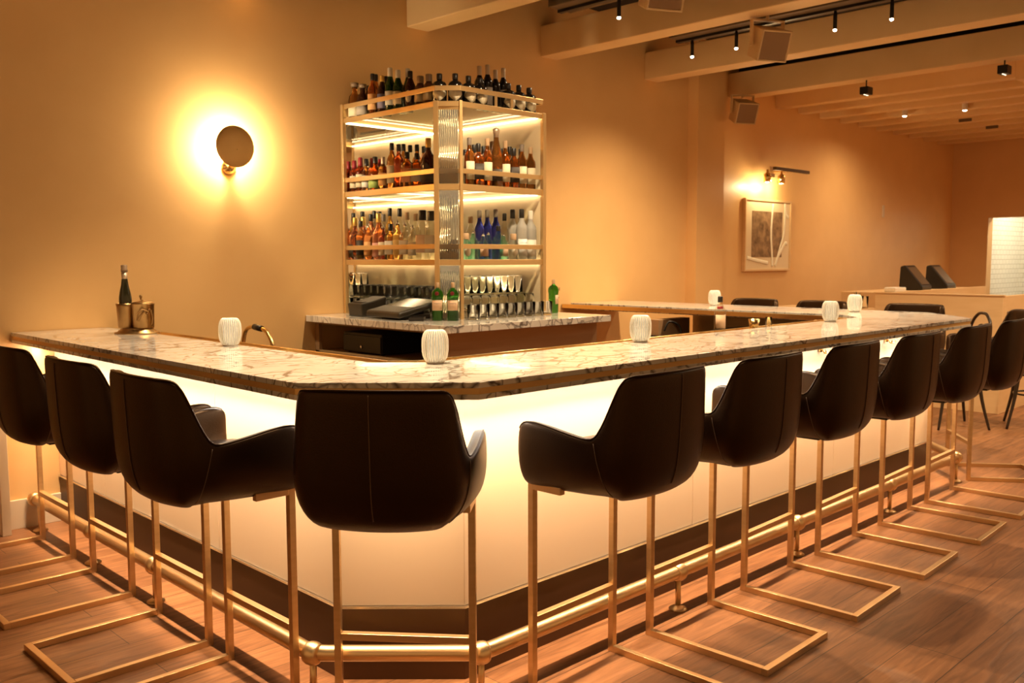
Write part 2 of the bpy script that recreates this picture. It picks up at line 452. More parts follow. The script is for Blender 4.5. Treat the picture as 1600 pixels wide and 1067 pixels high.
def speaker(loc, rotz, tilt, label, hang):
    s = empty('wall_speaker', label, 'speaker', loc, rotz, 'tan loudspeakers under the ceiling')
    Mx = Matrix.Rotation(tilt, 4, 'X')
    w, d, h = .115, .20, .105
    MB().prism([(-w*.72, d*.5), (w*.72, d*.5), (w, -d*.35), (w, -d*.5), (-w, -d*.5), (-w, -d*.35)], -h, h).xform(Mx).build('cabinet', M['speaker'], s, .008)
    MB().box(-w+.012, w-.012, -d*.5-.006, -d*.5+.002, -h+.012, h-.012).xform(Mx).build('grille', M['grille'], s, .004)
    MB().box(-w-.001, w+.001, -d*.5-.009, -d*.5+.004, -h, -h+.012).box(-w, w, -d*.5-.009, -d*.5+.004, h-.012, h).box(-w, -w+.012, -d*.5-.009, -d*.5+.004, -h, h).box(w-.012, w, -d*.5-.009, -d*.5+.004, -h, h).xform(Mx).build('bezel', M['speaker'], s, .003)
    MB().box(-w-.012, -w-.004, -.02, .02, -.02, h+.05).box(w+.004, w+.012, -.02, .02, -.02, h+.05).box(-w-.012, w+.012, -.02, .02, h+.045, h+.055).build('bracket', M['speaker'], s, .002)
    a, b = hang
    MB().tube([a, b], .012, 8).build('arm', M['speaker'], s)
    return s
speaker((5.88, 3.42, 2.95), radians(-28), radians(22), 'tan loudspeaker hanging below second beam, grille facing right', ((0, 0, .15), (0, 0, .22)))
speaker((8.25, 5.06, 2.93), radians(-28), radians(22), 'small tan loudspeaker on back wall beside the pilaster', ((0, .0, .16), (.12, .21, .16)))
speaker((4.52, 3.34, 3.03), radians(-28), radians(22), 'tan loudspeaker cut by the top picture edge', ((0, 0, .15), (-.1, 0, .22)))
speaker((10.2, 2.86, 2.86), radians(-28), radians(22), 'tan loudspeaker cut by the right picture edge', ((0, 0, .15), (0, 0, .26)))

# ------------------------------------------------------------------ sconce
sc = empty('wall_sconce', 'round brass disc sconce glowing on the back wall', 'wall lamp', (2.80, W, 2.03))
MB().lathe([(.045, 0), (.045, .012), (.030, .018), (.030, .022)], 28).xform(Matrix.Rotation(pi/2, 4, 'X')).build('backplate', M['gold'], sc)
MB().tube(smooth_path([(0, -.018, 0), (0, -.07, .01), (-.005, -.115, .06), (-.008, -.125, .10)]), .011, 12).build('stem', M['gold'], sc)
disc = MB().lathe([(.02, 0), (.06, .002), (.11, .010), (.126, .018), (.127, .021), (.118, .019), (.06, .010), (.02, .008)], 48)
disc.xform(Matrix.Translation((-.01, -.135, .115)) @ Matrix.Rotation(pi/2, 4, 'X') @ Matrix.Rotation(pi, 4, 'X')).build('disc_shade', M['disc'], sc)
MB().lathe([(.004, 0), (.03, .004), (.038, .018), (.03, .032), (.004, .04)], 24).xform(Matrix.Translation((-.01, -.128, .115)) @ Matrix.Rotation(-pi/2, 4, 'X')).build('bulb', M['bulb'], sc)
pl = bpy.data.lights.new('sconce_light', 'POINT'); pl.energy = 20; pl.color = (1, .80, .50); pl.shadow_soft_size = .035
po = bpy.data.objects.new('sconce_light', pl); C.objects.link(po); po.parent = sc; po.location = (-.01, -.075, .115)

# ------------------------------------------------------------------ bar
bar = empty('bar_counter', 'long marble topped bar with glowing cream front panels and brass band', 'bar', (0, 0, 0))
E_ = W-.005
OUT = [(1.515, E_), (1.515, 2.515), (1.93, 2.105), (6.21, 2.105), (6.66, 2.54), (6.66, E_)]
INN = [(2.02, E_), (2.02, 2.80), (2.17, 2.66), (5.80, 2.66), (6.00, 2.86), (6.00, E_)]
def inset(path, d, ends=True):
    """offset an open path to its right-hand side (towards the inside of the bar) by d"""
    out = []
    n = len(path)
    for i, p in enumerate(path):
        p = Vector(p)
        ns = []
        for a, b in ((i-1, i), (i, i+1)):
            if a < 0 or b >= n: continue
            t = (Vector(path[b])-Vector(path[a])).normalized(); ns.append(Vector((-t.y, t.x)))
        if len(ns) == 1: out.append(tuple(p+ns[0]*d))
        else:
            mm = (ns[0]+ns[1]).normalized(); out.append(tuple(p+mm*d/mm.dot(ns[0])))
    return out
MB().band(OUT, INN, 1.051, 1.070).build('marble_top', M['marble'], bar, .002)
b1 = inset(OUT, .004); b2 = inset(INN, -.02)
MB().band(b1, b2, 1.031, 1.051).build('brass_band', M['brass_band'], bar)
MB().band(OUT, b2, 1.014, 1.031).build('marble_underlayer', M['marble'], bar, .0015)
# brass drip rail along the inside edge
MB().band(inset(INN, -.001), inset(INN, .115), 1.046, 1.056).build('drip_rail', M['gold'], bar, .002)
MB().band(inset(INN, .105), inset(INN, .118), 1.030, 1.064).build('rail_lip', M['gold'], bar, .002)
# front
FP = [(1.725, E_), (1.725, 2.605), (2.035, 2.30), (6.13, 2.30), (6.46, 2.62), (6.46, 4.30)]
FI = inset(FP, .05)
MB().band(FP, FI, .0, .255).build('kick_plate', M['kick'], bar)
MB().band(inset(FP, -.006), FI, .255, .263).build('panel_trim', M['chrome'], bar)
def front_panel(a, b, name='front_panel'):
    a = Vector(a); b = Vector(b); t = (b-a).normalized(); n_ = Vector((-t.y, t.x))
    a2 = a+t*.0015; b2_ = b-t*.0015
    MB().prism([tuple(a2+n_*.003), tuple(b2_+n_*.003), tuple(b2_+n_*.045), tuple(a2+n_*.045)], .263, 1.014).build(name, M['panel'], bar, .0015)
for y0, y1 in ((E_, 4.70), (4.70, 3.48), (3.48, 2.605)): front_panel((1.725, y0), (1.725, y1))
front_panel(FP[1], FP[2])
for x0, x1 in ((2.035, 3.407), (3.407, 4.762), (4.762, 6.13)): front_panel((x0, 2.30), (x1, 2.30))
front_panel(FP[3], FP[4]); front_panel(FP[4], FP[5])
MB().band(inset(FP, .045), inset(FP, .14), .02, 1.012).build('carcass', M['cabwood'], bar)
# glowing strip in the corner under the overhang
LI = inset(FP, -.085); LO = inset(FP, -.110)
led = MB().band(LO[:5], LI[:5], 1.0095, 1.0138)
led.build('led_strip', M['led'], bar)
# area lamps along the strip
def strip_light(a, b, z, width, energy, col, name, down=True, tilt=0):
    a = Vector(a); b = Vector(b); L_ = (b-a).length
    l = bpy.data.lights.new(name, 'AREA'); l.shape = 'RECTANGLE'; l.size = L_; l.size_y = width; l.energy = energy*L_; l.color = col
    o = bpy.data.objects.new(name, l); C.objects.link(o)
    o.location = ((a.x+b.x)/2, (a.y+b.y)/2, z); o.rotation_euler = (tilt, 0, math.atan2(b.y-a.y, b.x-a.x))
    return o
for i in range(4):
    strip_light(LI[i], LI[i+1], 1.009, .02, K_STRIP, LEDC, 'strip_light_%d' % i).data.spread = radians(92)
# purse hooks
for x in (4.555, 5.373):
    hk = empty('purse_hook', 'small brass double hook under the bar overhang, %s' % ('left one of two' if x < 5 else 'right one of two'), 'hook', (x, 2.285, .97), group='purse hooks')
    MB().box(-.012, .012, .002, .012, -.01, .03).build('plate', M['gold'], hk, .001)
    for s_ in (-1, 1):
        MB().tube(smooth_path([(0, 0, .005), (s_*.010, -.02, -.012), (s_*.022, -.035, -.012), (s_*.028, -.036, .006)], 5), .0035, 8).build('prong', M['gold'], hk)

# foot rail
fr = empty('foot_rail', 'brass tube foot rail on short posts along the bar front', 'foot rail', (0, 0, 0))
RP = inset(FP, -.146)
zc = .160; rr_ = .027
rp3 = [Vector((x, y, zc)) for x, y in RP[:5]]
rp3[0].y = E_-.02
rp3[4] = rp3[3] + (Vector((*RP[4], zc))-rp3[3])*.9
def elbow(p0, p1, p2, r=.05, k=6):
    a = p1+(p0-p1).normalized()*r; b = p1+(p2-p1).normalized()*r
    return [a*(1-t)**2+p1*2*t*(1-t)+b*t*t for t in [i/k for i in range(k+1)]]
path = [rp3[0]]
for i in (1, 2, 3): path += elbow(rp3[i-1], rp3[i], rp3[i+1])
path.append(rp3[4])
MB().tube(path, rr_, 20).build('tube', M['brass'], fr)
def fitting(p, d):
    f_ = MB(); d = Vector(d).normalized()
    f_.tube([p-d*.026, p-d*.022, p-d*.012, p, p+d*.012, p+d*.022, p+d*.026], [.029, .034, .038, .0395, .038, .034, .029], 20)
    return f_.build('collar', M['brass'], fr)
def post(p):
    pq = MB().tube([(p.x, p.y, zc-.02), (p.x, p.y, .012)], .0115, 12).build('post', M['brass'], fr)
    MB().lathe([(.038, 0), (.038, .005), (.030, .010), (.016, .018)], 20, c=(p.x, p.y, 0)).build('flange', M['brass'], pq)
for i, d in ((1, (.35, -.95, 0)), (2, (.95, -.35, 0)), (3, (.95, .35, 0))): fitting(rp3[i]+Vector(d)*-.03*0, d); post(rp3[i])
for x in (3.09, 4.09, 5.17): fitting(Vector((x, RP[2][1], zc)), (1, 0, 0)); post(Vector((x, RP[2][1], zc)))
for y in (3.775, 4.485): fitting(Vector((RP[1][0], y, zc)), (0, 1, 0)); post(Vector((RP[1][0], y, zc)))
fitting(Vector((RP[1][0], E_-.05, zc)), (0, 1, 0)); post(Vector((RP[1][0], E_-.12, zc)))
post(rp3[4]-(rp3[4]-rp3[3]).normalized()*.04)

# under-bar station at the far end
ub = empty('underbar_station', 'dark under-bar station below the far end of the bar', 'bar equipment', (5.78, 2.9, 0))
MB().box(.05, .44, .10, 1.42, .08, .80).build('cabinet', M['black'], ub, .004)
MB().box(-.02, .05, .10, 1.42, .62, .86).build('speed_rail', M['blackmetal'], ub, .004)
MB().box(.02, .44, 1.36, 1.44, .08, .98).build('end_panel', M['wood'], ub, .003)
MB().box(.05, .44, .3, .9, .80, .93).build('ice_bin', M['blackmetal'], ub, .01)
MB().tube(smooth_path([(.1, 1.2, .80), (.1, 1.22, .93), (.02, 1.26, .97), (-.02, 1.28, .90)]), .008, 8).build('hose', M['blackmetal'], ub)

# ------------------------------------------------------------------ bar stool
def make_stool():
    root = empty('bar_stool', '-', 'bar stool', group='leather bar stools along the bar')
    # half outline of the tub shell from arm front to back centre: top, middle, bottom
    ST = [((.257, .030, .885), (.262, .030, .83), (.245, .020, .716)),
          ((.262, .022, .922), (.266, .022, .84), (.246, .015, .708)),
          ((.266, -.03, .934), (.268, -.03, .84), (.242, -.03, .708)),
          ((.267, -.155, .914), (.267, -.155, .835), (.232, -.12, .708)),
          ((.258, -.255, .897), (.260, -.25, .83), (.218, -.20, .712)),
          ((.249, -.284, .905), (.256, -.28, .83), (.212, -.22, .711)),
          ((.238, -.314, .965), (.252, -.305, .85), (.205, -.245, .710)),
          ((.226, -.345, 1.050), (.246, -.335, .86), (.192, -.28, .708)),
          ((.218, -.368, 1.092), (.236, -.358, .87), (.175, -.31, .706)),
          ((.202, -.394, 1.103), (.216, -.385, .87), (.155, -.335, .703)),
          ((.166, -.417, 1.106), (.170, -.408, .87), (.12, -.355, .700)),
          ((.080, -.433, 1.107), (.085, -.424, .87), (.06, -.368, .697)),
          ((0, -.438, 1.107), (0, -.429, .87), (0, -.372, .696))]
    full = ST + [tuple((-p[0], p[1], p[2]) for p in st) for st in ST[-2::-1]]
    n = len(full); T = .040
    mids = [Vector(s[1]) for s in full]
    vs = []; rows = []
    for i, (tp, md, bt) in enumerate(full):
        tg = (mids[min(i+1, n-1)]-mids[max(i-1, 0)]); tg.z = 0; tg.normalize()
        nin = Vector((tg.y, -tg.x, 0))
        if nin.dot(Vector((0, -.15, 0))-Vector((md[0], md[1], 0))) < 0: nin = -nin
        tp, md, bt = Vector(tp), Vector(md), Vector(bt)
        t_ = T*(.75 if i in (0, n-1) else 1)
        cen = i/(n-1)*2-1; bk = 1-abs(cen); bt = Vector((md.x, md.y, bt.z)) + nin*((.042 if 4 < i < n-5 else .030 if 2 < i < n-3 else .016)+.012*bk)
        low = Vector((md.x, md.y, bt.z+.060)) + nin*(.004+.010*bk)
        loop = [bt+nin*.075+Vector((0, 0, -.004)), bt+nin*.012+Vector((0, 0, -.003)), low, md, md.lerp(tp, .62), tp+Vector((0, 0, -.012)), tp+nin*.004+Vector((0, 0, -.001)),
                tp+nin*(t_*.5)+Vector((0, 0, .001)), tp+nin*(t_-.004)+Vector((0, 0, -.001)), tp+nin*t_+Vector((0, 0, -.012)), md.lerp(tp, .5)+nin*t_*1.15, Vector((md.x, md.y, .80))+nin*t_*1.3, bt+nin*.085+Vector((0, 0, .05))]
        rows.append(len(vs)); vs += loop
    m = len(loop); fs = []
    for i in range(n-1):
        for j in range(m):
            k_ = (j+1) % m
            fs.append((rows[i]+j, rows[i]+k_, rows[i+1]+k_, rows[i+1]+j))
    fs.append(tuple(rows[0]+j for j in range(m))); fs.append(tuple(rows[-1]+j for j in range(m)))
    sh = MB().add(vs, fs, True).build('seat_shell', M['leather'], root, subsurf=2)
    bm = bmesh.new(); bm.from_mesh(sh.data); tree = BVHTree.FromBMesh(bm)
    def proj(p, off=.0012):
        co, nr, _, _ = tree.find_nearest(Vector(p)); return co+nr*off
    # piping along the top edge, and the stitched seams
    rim = [proj(Vector(s[0])+Vector((0, 0, .02))) for s in [tuple(q) for q in [(p,) for p in smooth_path([s[0] for s in full], 5)]]]
    MB().tube(rim, .0032, 6).build('piping', M['leather'], sh)
    MB().tube([proj((.0, -.46, z)) for z in [1.10-.39*i/24 for i in range(25)]], .0016, 6).build('back_seam', M['thread'], sh)
    for s_ in (-1, 1):
        MB().tube([proj(lerp((s_*.275, -.286, .895), (s_*.20, -.315, .712), i/14)) for i in range(15)], .0014, 6).build('side_seam', M['thread'], sh)
    bm.free()
    # seat cushion
    cu = MB()
    def ring(y_off, z, g=0):
        pts = []
        for x, y in ((-.205, .030), (-.16, .048), (0, .052), (.16, .048), (.205, .030), (.212, -.08), (.200, -.20), (.165, -.30), (.10, -.345), (0, -.355), (-.10, -.345), (-.165, -.30), (-.200, -.20), (-.212, -.08)):
            pts.append((x*(1-g), (y+.15)*(1-g)-.15, z))
        return pts
    rg = [ring(0, .728, .03), ring(0, .740, 0), ring(0, .80, 0), ring(0, .822, .03), ring(0, .832, .25)]
    nn_ = 14; vv = [p for r in rg for p in r]
    ff = [tuple(range(nn_))[::-1]] + [(a*nn_+i, a*nn_+(i+1) % nn_, (a+1)*nn_+(i+1) % nn_, (a+1)*nn_+i) for a in range(4) for i in range(nn_)] + [tuple(4*nn_+i for i in range(nn_))]
    cu.add(vv, ff, True).build('seat_cushion', M['leather'], root, subsurf=2)
    # base pan under the shell, brass arms and dark plate
    MB().box(-.14, .14, -.29, .0, .704, .722).build('seat_pan', M['blackmetal'], root, .004)
    hw = .2185; s = .0115
    for sx in (-1, 1):
        MB().box(sx*hw-s, sx*hw+s, -s, s, 0, .722).build('leg', M['brass'], root, .0015)
        MB().box(sx*hw-s, sx*hw+s, -.487, -s, 0, .025).build('runner', M['brass'], root, .0015)
        MB().box(sx*hw-s, sx*hw+s, -.13, -s, .697, .722).build('seat_arm', M['brass'], root, .0015)
    MB().box(-hw-s, hw+s, -.512, -.487, 0, .025).build('rear_bar', M['brass'], root, .0015)
    MB().box(-hw+s, hw-s, -.0125, .0125, .237, .260).build('footrest', M['brass'], root, .0015)
    MB().box(-hw+s, hw-s, -.0125, .0125, .697, .722).build('front_rail', M['brass'], root, .0015)
    MB().box(-.10, .10, -.27, -.17, .688, .705).build('mount_plate', M['blackmetal'], root, .002)
    return root

stool = make_stool()
places = [((1.745, 2.262), -49.5, 'black leather bar stool facing the chamfered corner, back square to viewer')]
ordr = ['first', 'second', 'third', 'fourth', 'fifth', 'sixth']
for i, (x, a) in enumerate(((2.36, 1.5), (3.014, 1), (3.692, 2), (4.37, 2), (5.083, 2.5), (5.73, 2))):
    places.append(((x, 2.083), a, 'black leather bar stool with brass frame, right bar run, %s from the chamfered corner' % ordr[i]))
for i, (y, a) in enumerate(((2.806, -89.2), (3.416, -89.5), (4.13, -89.5), (4.835, -90))):
    places.append(((1.533, y), a, 'black leather bar stool with brass frame, left bar run, %s from the chamfered corner' % ordr[i]))
places.append(((6.445, 2.235), 37, 'black leather bar stool at the far chamfered end, behind the right run'))
for i, (y, a) in enumerate(((2.78, 92), (3.55, 88), (4.14, 92))):
    places.append(((6.67, y), a, 'black leather stool behind far bar end, only back top showing, %s from front' % ordr[i]))
for i, (p, a, lab) in enumerate(places):
    o = stool if i == 0 else copy_tree(stool)
    o.location = (p[0], p[1], 0); o.rotation_euler = (0, 0, radians(a)); o['label'] = lab

# ------------------------------------------------------------------ back counter
CX0, CX1, CY0, CZ = 3.33, 4.75, 3.88, 1.081
ctr = empty('back_counter', 'marble topped back counter carrying the bottle cabinet, open shelf on its left', 'counter', (3.33, 3.88, 0))
def cb(x0, x1, y0, y1, z0, z1, name, m, bv=.002):
    return MB().box(x0-3.33, x1-3.33, y0-3.88, y1-3.88, z0, z1).build(name, m, ctr, bv)
cb(CX0, CX1, CY0, W-.004, 1.039, CZ, 'marble_top', M['marble'])
cb(3.40, 4.70, 3.96, 3.985, .10, 1.039, 'front_panel', M['wood'])
cb(4.675, 4.70, 3.985, W-.004, .10, 1.039, 'end_panel', M['wood'])
cb(3.40, 3.425, 3.985, W-.004, .10, .83, 'lower_panel', M['cabwood'])
cb(3.40, 3.425, 3.985, W-.004, 1.022, 1.039, 'top_rail', M['wood'])
cb(3.40, 3.425, W-.05, W-.004, .83, 1.022, 'side_stile', M['wood'])
cb(3.40, 4.675, 3.985, W-.004, .83, .845, 'niche_floor', M['cabwood'])
cb(3.95, 3.97, 3.985, W-.004, .845, 1.039, 'niche_back', M['blackmetal'])
cb(3.43, 4.66, 4.0, W-.02, 0, .10, 'plinth', M['blackmetal'])
# speed rail along the left face
sr = empty('bottle_well', 'dark steel bar rail below the open shelf of back counter', 'bar rail', (3.30, 3.9, .80))
MB().box(-.08, .095, .05, 1.40, -.10, -.085).box(-.08, -.065, .05, 1.40, -.085, .0).box(.08, .095, .05, 1.40, -.085, .02).box(-.08, .095, .05, .065, -.085, 0).box(-.08, .095, 1.385, 1.40, -.085, 0).build('trough', M['blackmetal'], sr, .002)
MB().tube([(-.085, .06, .01), (-.085, 1.39, .01)], .008, 8).build('rail', M['chrome'], sr)
# cash drawer
cd = empty('cash_drawer', 'black cash drawer on the open shelf under the back counter', 'cash drawer', (3.45, 4.88, .8462))
MB().box(0, .40, -.21, .21, .006, .135).build('case', M['black'], cd, .006)
dfr = MB().box(-.008, 0, -.205, .205, .014, .118).build('drawer_front', M['black'], cd, .003)
MB().lathe([(.010, 0), (.010, .006), (.006, .008)], 14).xform(Matrix.Translation((-.008, 0, .045)) @ Matrix.Rotation(-pi/2, 4, 'Y')).build('lock', M['chrome'], dfr)
for sx in (.03, .37):
    for sy in (-.18, .18): MB().lathe([(.012, 0), (.012, .007)], 10, c=(sx, sy, 0)).build('foot', M['black'], cd)

# ------------------------------------------------------------------ bottle cabinet
cab = empty('bottle_cabinet', 'brass framed corner bottle cabinet with lit glass shelves and mirror back', 'shelf cabinet', (3.646, W, CZ))
def K(mb, name, m, bv=.0015, par=None):
    mb.xform(Matrix.Translation((-3.646, -W, -CZ)))
    return mb.build(name, m, par or cab, bv)
XL, YR, XR = 3.646, 4.254, 4.494
PL = (XL, 4.367); PR = (3.759, YR)
CT = 2.415
zs = [('lower', 1.416, 1.452), ('middle', 1.876, 1.915), ('upper', 2.380, 2.412)]
# posts
K(MB().box(XL-.012, XL+.016, W-.03, W-.004, CZ, CT+.09), 'wall_post', M['rail'])
K(MB().prism([(XL-.008, 4.372), (XL+.018, 4.388), (XL+.026, 4.362), (XL+.012, 4.347)], CZ, CT), 'corner_post', M['rail'])
K(MB().prism([(3.747, 4.252), (3.765, 4.245), (3.778, 4.258), (3.760, 4.276)], CZ, CT), 'corner_post', M['rail'])
K(MB().box(XR-.016, XR+.012, YR-.010, YR+.018, CZ, CT), 'end_post', M['rail'])
# closed right side and mirror back
K(MB().box(XR-.010, XR+.004, YR+.018, W-.004, CZ+.002, CT-.002), 'side_panel', M['creampanel'])
K(MB().box(XL+.018, XR-.011, W-.016, W-.004, CZ+.002, CT-.03), 'mirror_back', M['mirror'], 0)
shelfpoly = [(XL+.004, W-.018), (XL+.004, 4.372), (3.763, YR+.004), (XR-.014, YR+.004), (XR-.014, W-.018)]
edge_o = [(XL, W-.018), (XL, 4.367), (3.759, YR), (XR, YR)]
def ins(d): return inset(edge_o, d)
for nm, z0, z1 in zs:
    K(MB().prism(shelfpoly, z1-.010, z1), 'glass_shelf', M['shelfglass'], 0)
    K(MB().band(ins(-.001), ins(.014), z0, z1), 'shelf_edge', M['rail'])
    # guard rail
    zr = {'lower': 1.518, 'middle': 1.979, 'upper': 2.475}[nm]
    e2 = ins(.002)
    if nm == 'upper': e2 = e2[:3] + [(4.488, YR+.002)]
    else: e2 = e2[:3] + [(4.478, YR+.002)]
    e3 = [(e2[0][0]+.008, e2[0][1]), (e2[1][0]+.008, e2[1][1]+.003), (e2[2][0]+.003, e2[2][1]+.008), (e2[3][0], e2[3][1]+.008)]
    K(MB().band(e2, e3, zr, zr+.030), 'guard_rail', M['rail'])
    if nm == 'upper':
        for x in (4.06, 4.20): K(MB().box(x-.010, x+.010, YR+.003, YR+.010, z1, zr), 'rail_stub', M['rail'], 0)
        K(MB().box(4.477, 4.488, YR+.010, YR+.10, zr-.002, zr+.028), 'rail_return', M['rail'], 0)
# led strips below the middle shelf and the top: along the mirror and along the right side
def shelf_led(z, lab):
    K(MB().box(XL+.03, XR-.03, W-.032, W-.022, z-.008, z), 'led_strip', M['shelfled'], 0)
    K(MB().box(XR-.038, XR-.028, YR+.03, W-.04, z-.008, z), 'led_strip', M['shelfled'], 0)
shelf_led(2.388, 'u'); shelf_led(1.884, 'm'); shelf_led(1.436, 'l')
# fluted glass corner
def fluted(z0, z1):
    a = Vector((3.664, 4.352)); b = Vector((3.748, 4.268)); n_ = Vector((-1, -1)).normalized(); cnt = 90
    o_ = []; i_ = []
    for j in range(cnt+1):
        p = a.lerp(b, j/cnt); h = .0055*abs(sin(pi*9*j/cnt))
        o_.append(tuple(p+n_*(.001+h))); i_.append(tuple(p-n_*.004))
    return MB().band(o_, i_, z0, z1)
for z0, z1 in ((CZ+.01, 1.415), (1.453, 1.875), (1.916, 2.36)):
    fl = fluted(z0, z1); fl.s = [True if len(f) == 4 else False for f in fl.f]
    K(fl, 'fluted_panel', M['flute'], 0)
K(MB().prism([(XL+.02, 4.367), (3.752, 4.262), (3.757, 4.267), (XL+.025, 4.372)], 2.36, 2.38), 'corner_header', M['rail'], 0)

# ------------------------------------------------------------------ bottles
def glass(name, col, rough=.02, trans=.93, ior=1.36): return mat(name, col, rough, trans=trans, ior=ior)
G = {'amber': glass('amber_spirit', (.62, .24, .05)), 'dark': glass('dark_spirit', (.07, .022, .010), trans=.45), 'red': glass('red_amber_spirit', (.60, .15, .05)),
     'clear': thin_glass('clear_spirit', (.97, .95, .88), .7), 'pink': glass('pink_spirit', (.95, .40, .24)), 'orange': glass('orange_spirit', (.98, .58, .18)),
     'green': glass('green_glass', (.012, .05, .008), trans=.6), 'black': mat('black_glass', (.012, .009, .007), .15, spec=.6), 'brown': glass('brown_glass', (.34, .14, .03), trans=.75),
     'aqua': thin_glass('aqua_glass', (.62, .95, .90), .6), 'cobalt': glass('cobalt_glass', (.05, .06, .42), trans=.8), 'frosted': glass('frosted_glass', (.90, .89, .83), .5, trans=.6), 'gin': glass('gin_green_glass', (.05, .30, .025), trans=.9)}
CAPM = {'black': mat('black_cap', (.02, .016, .014), .35), 'cork': mat('bronze_cap', (.22, .14, .08), .4), 'white': mat('white_cap', (.60, .54, .44), .4), 'gold': mat('gold_cap', (.72, .46, .12), .35, metal=.6),
        'foil': mat('silver_foil', (.62, .50, .38), .4, metal=.7), 'red': mat('red_wax_cap', (.34, .03, .035), .4), 'tan': mat('wooden_cap', (.52, .34, .19), .6), 'grey': mat('grey_cap', (.24, .19, .15), .5), 'frosted': mat('pale_cap', (.80, .76, .66), .5)}
LABM = {}
def label_mat(n, c): LABM[n] = mat('label_'+n, c, .6)
for n, c in (('cream', (.80, .68, .46)), ('white', (.88, .84, .74)), ('grey', (.42, .36, .30)), ('orange', (.80, .42, .16)), ('blue', (.24, .22, .34)), ('oval', (.82, .74, .56)), ('gold', (.50, .36, .18)), ('diamond', (.80, .70, .50)),
             ('green', (.42, .55, .14)), ('salmon', (.80, .36, .20)), ('dark', (.05, .035, .025)), ('yellow', (.82, .56, .20)), ('pink', (.72, .36, .28)), ('pinkish', (.84, .66, .54)), ('dotted', (.85, .80, .70)), ('vodka', (.86, .86, .82)), ('tan', (.66, .44, .28))): label_mat(n, c)
ink = mat('ink', (.06, .05, .06), .6)
inkblue = mat('blue_ink', (.10, .14, .26), .6)

# profile: list of (radius fraction, height fraction), superellipse power, label z-range, cap z-start
KIND = {
 'slim': ([(.86, 0), (1, .015), (1, .58), (.93, .65), (.55, .74), (.40, .80), (.38, .90)], 2, (.12, .50), .84),
 'wine': ([(.88, 0), (1, .015), (1, .52), (.95, .60), (.60, .72), (.42, .80), (.40, .92)], 2, (.14, .46), .80),
 'decanter': ([(.70, 0), (.98, .03), (1, .34), (1, .50), (.86, .62), (.46, .72), (.40, .78), (.42, .88)], 2.6, (.05, .40), .88),
 'round': ([(.78, 0), (.92, .03), (.95, .30), (1, .46), (.88, .60), (.46, .70), (.34, .76), (.34, .88)], 2, (.06, .36), .80),
 'squat': ([(.88, 0), (1, .02), (1, .50), (.94, .62), (.60, .70), (.48, .76), (.48, .82)], 2, (.12, .52), .76),
 'apothecary': ([(.90, 0), (1, .03), (1, .55), (.96, .63), (.80, .70), (.50, .74), (.36, .77), (.34, .86)], 2, (.03, .46), .80),
 'square': ([(.90, 0), (1, .02), (1, .60), (.92, .68), (.55, .74), (.42, .78), (.40, .86)], 5, (.14, .52), .80),
 'jar': ([(.90, 0), (1, .02), (1, .58), (.90, .68), (.62, .74), (.58, .78), (.58, .82)], 6, (.14, .50), .80),
 'champagne': ([(.90, 0), (1, .015), (1, .44), (.94, .52), (.62, .68), (.40, .80), (.34, .92)], 2, (.10, .30), .86),
 'vodka': ([(.90, 0), (1, .012), (1, .60), (.94, .66), (.58, .73), (.42, .78), (.38, .86)], 2, (.06, .40), .82),
 'ginflask': ([(.86, 0), (.92, .02), (.92, .60), (1.0, .62), (1.0, .70), (.90, .76), (.60, .81), (.30, .84), (.26, .90)], 2.4, (.27, .54), .86),
}
PROTO = {}
def text_on_cylinder(txt, r, z, width, m, name):
    cu_ = bpy.data.curves.new('t', 'FONT'); cu_.body = txt; cu_.align_x = 'CENTER'; cu_.size = 1; cu_.resolution_u = 2
    to = bpy.data.objects.new('t', cu_); C.objects.link(to)
    dg = bpy.context.evaluated_depsgraph_get()
    me = bpy.data.meshes.new_from_object(to.evaluated_get(dg))
    xs = [v.co.x for v in me.vertices]; k_ = width/(max(xs)-min(xs))
    for v in me.vertices:
        a = v.co.x*k_/r; zz = v.co.y*k_+z
        v.co = (r*sin(a), -r*cos(a), zz)
    bpy.data.objects.remove(to); bpy.data.curves.remove(cu_)
    me.name = name; me.materials.append(m)
    return me
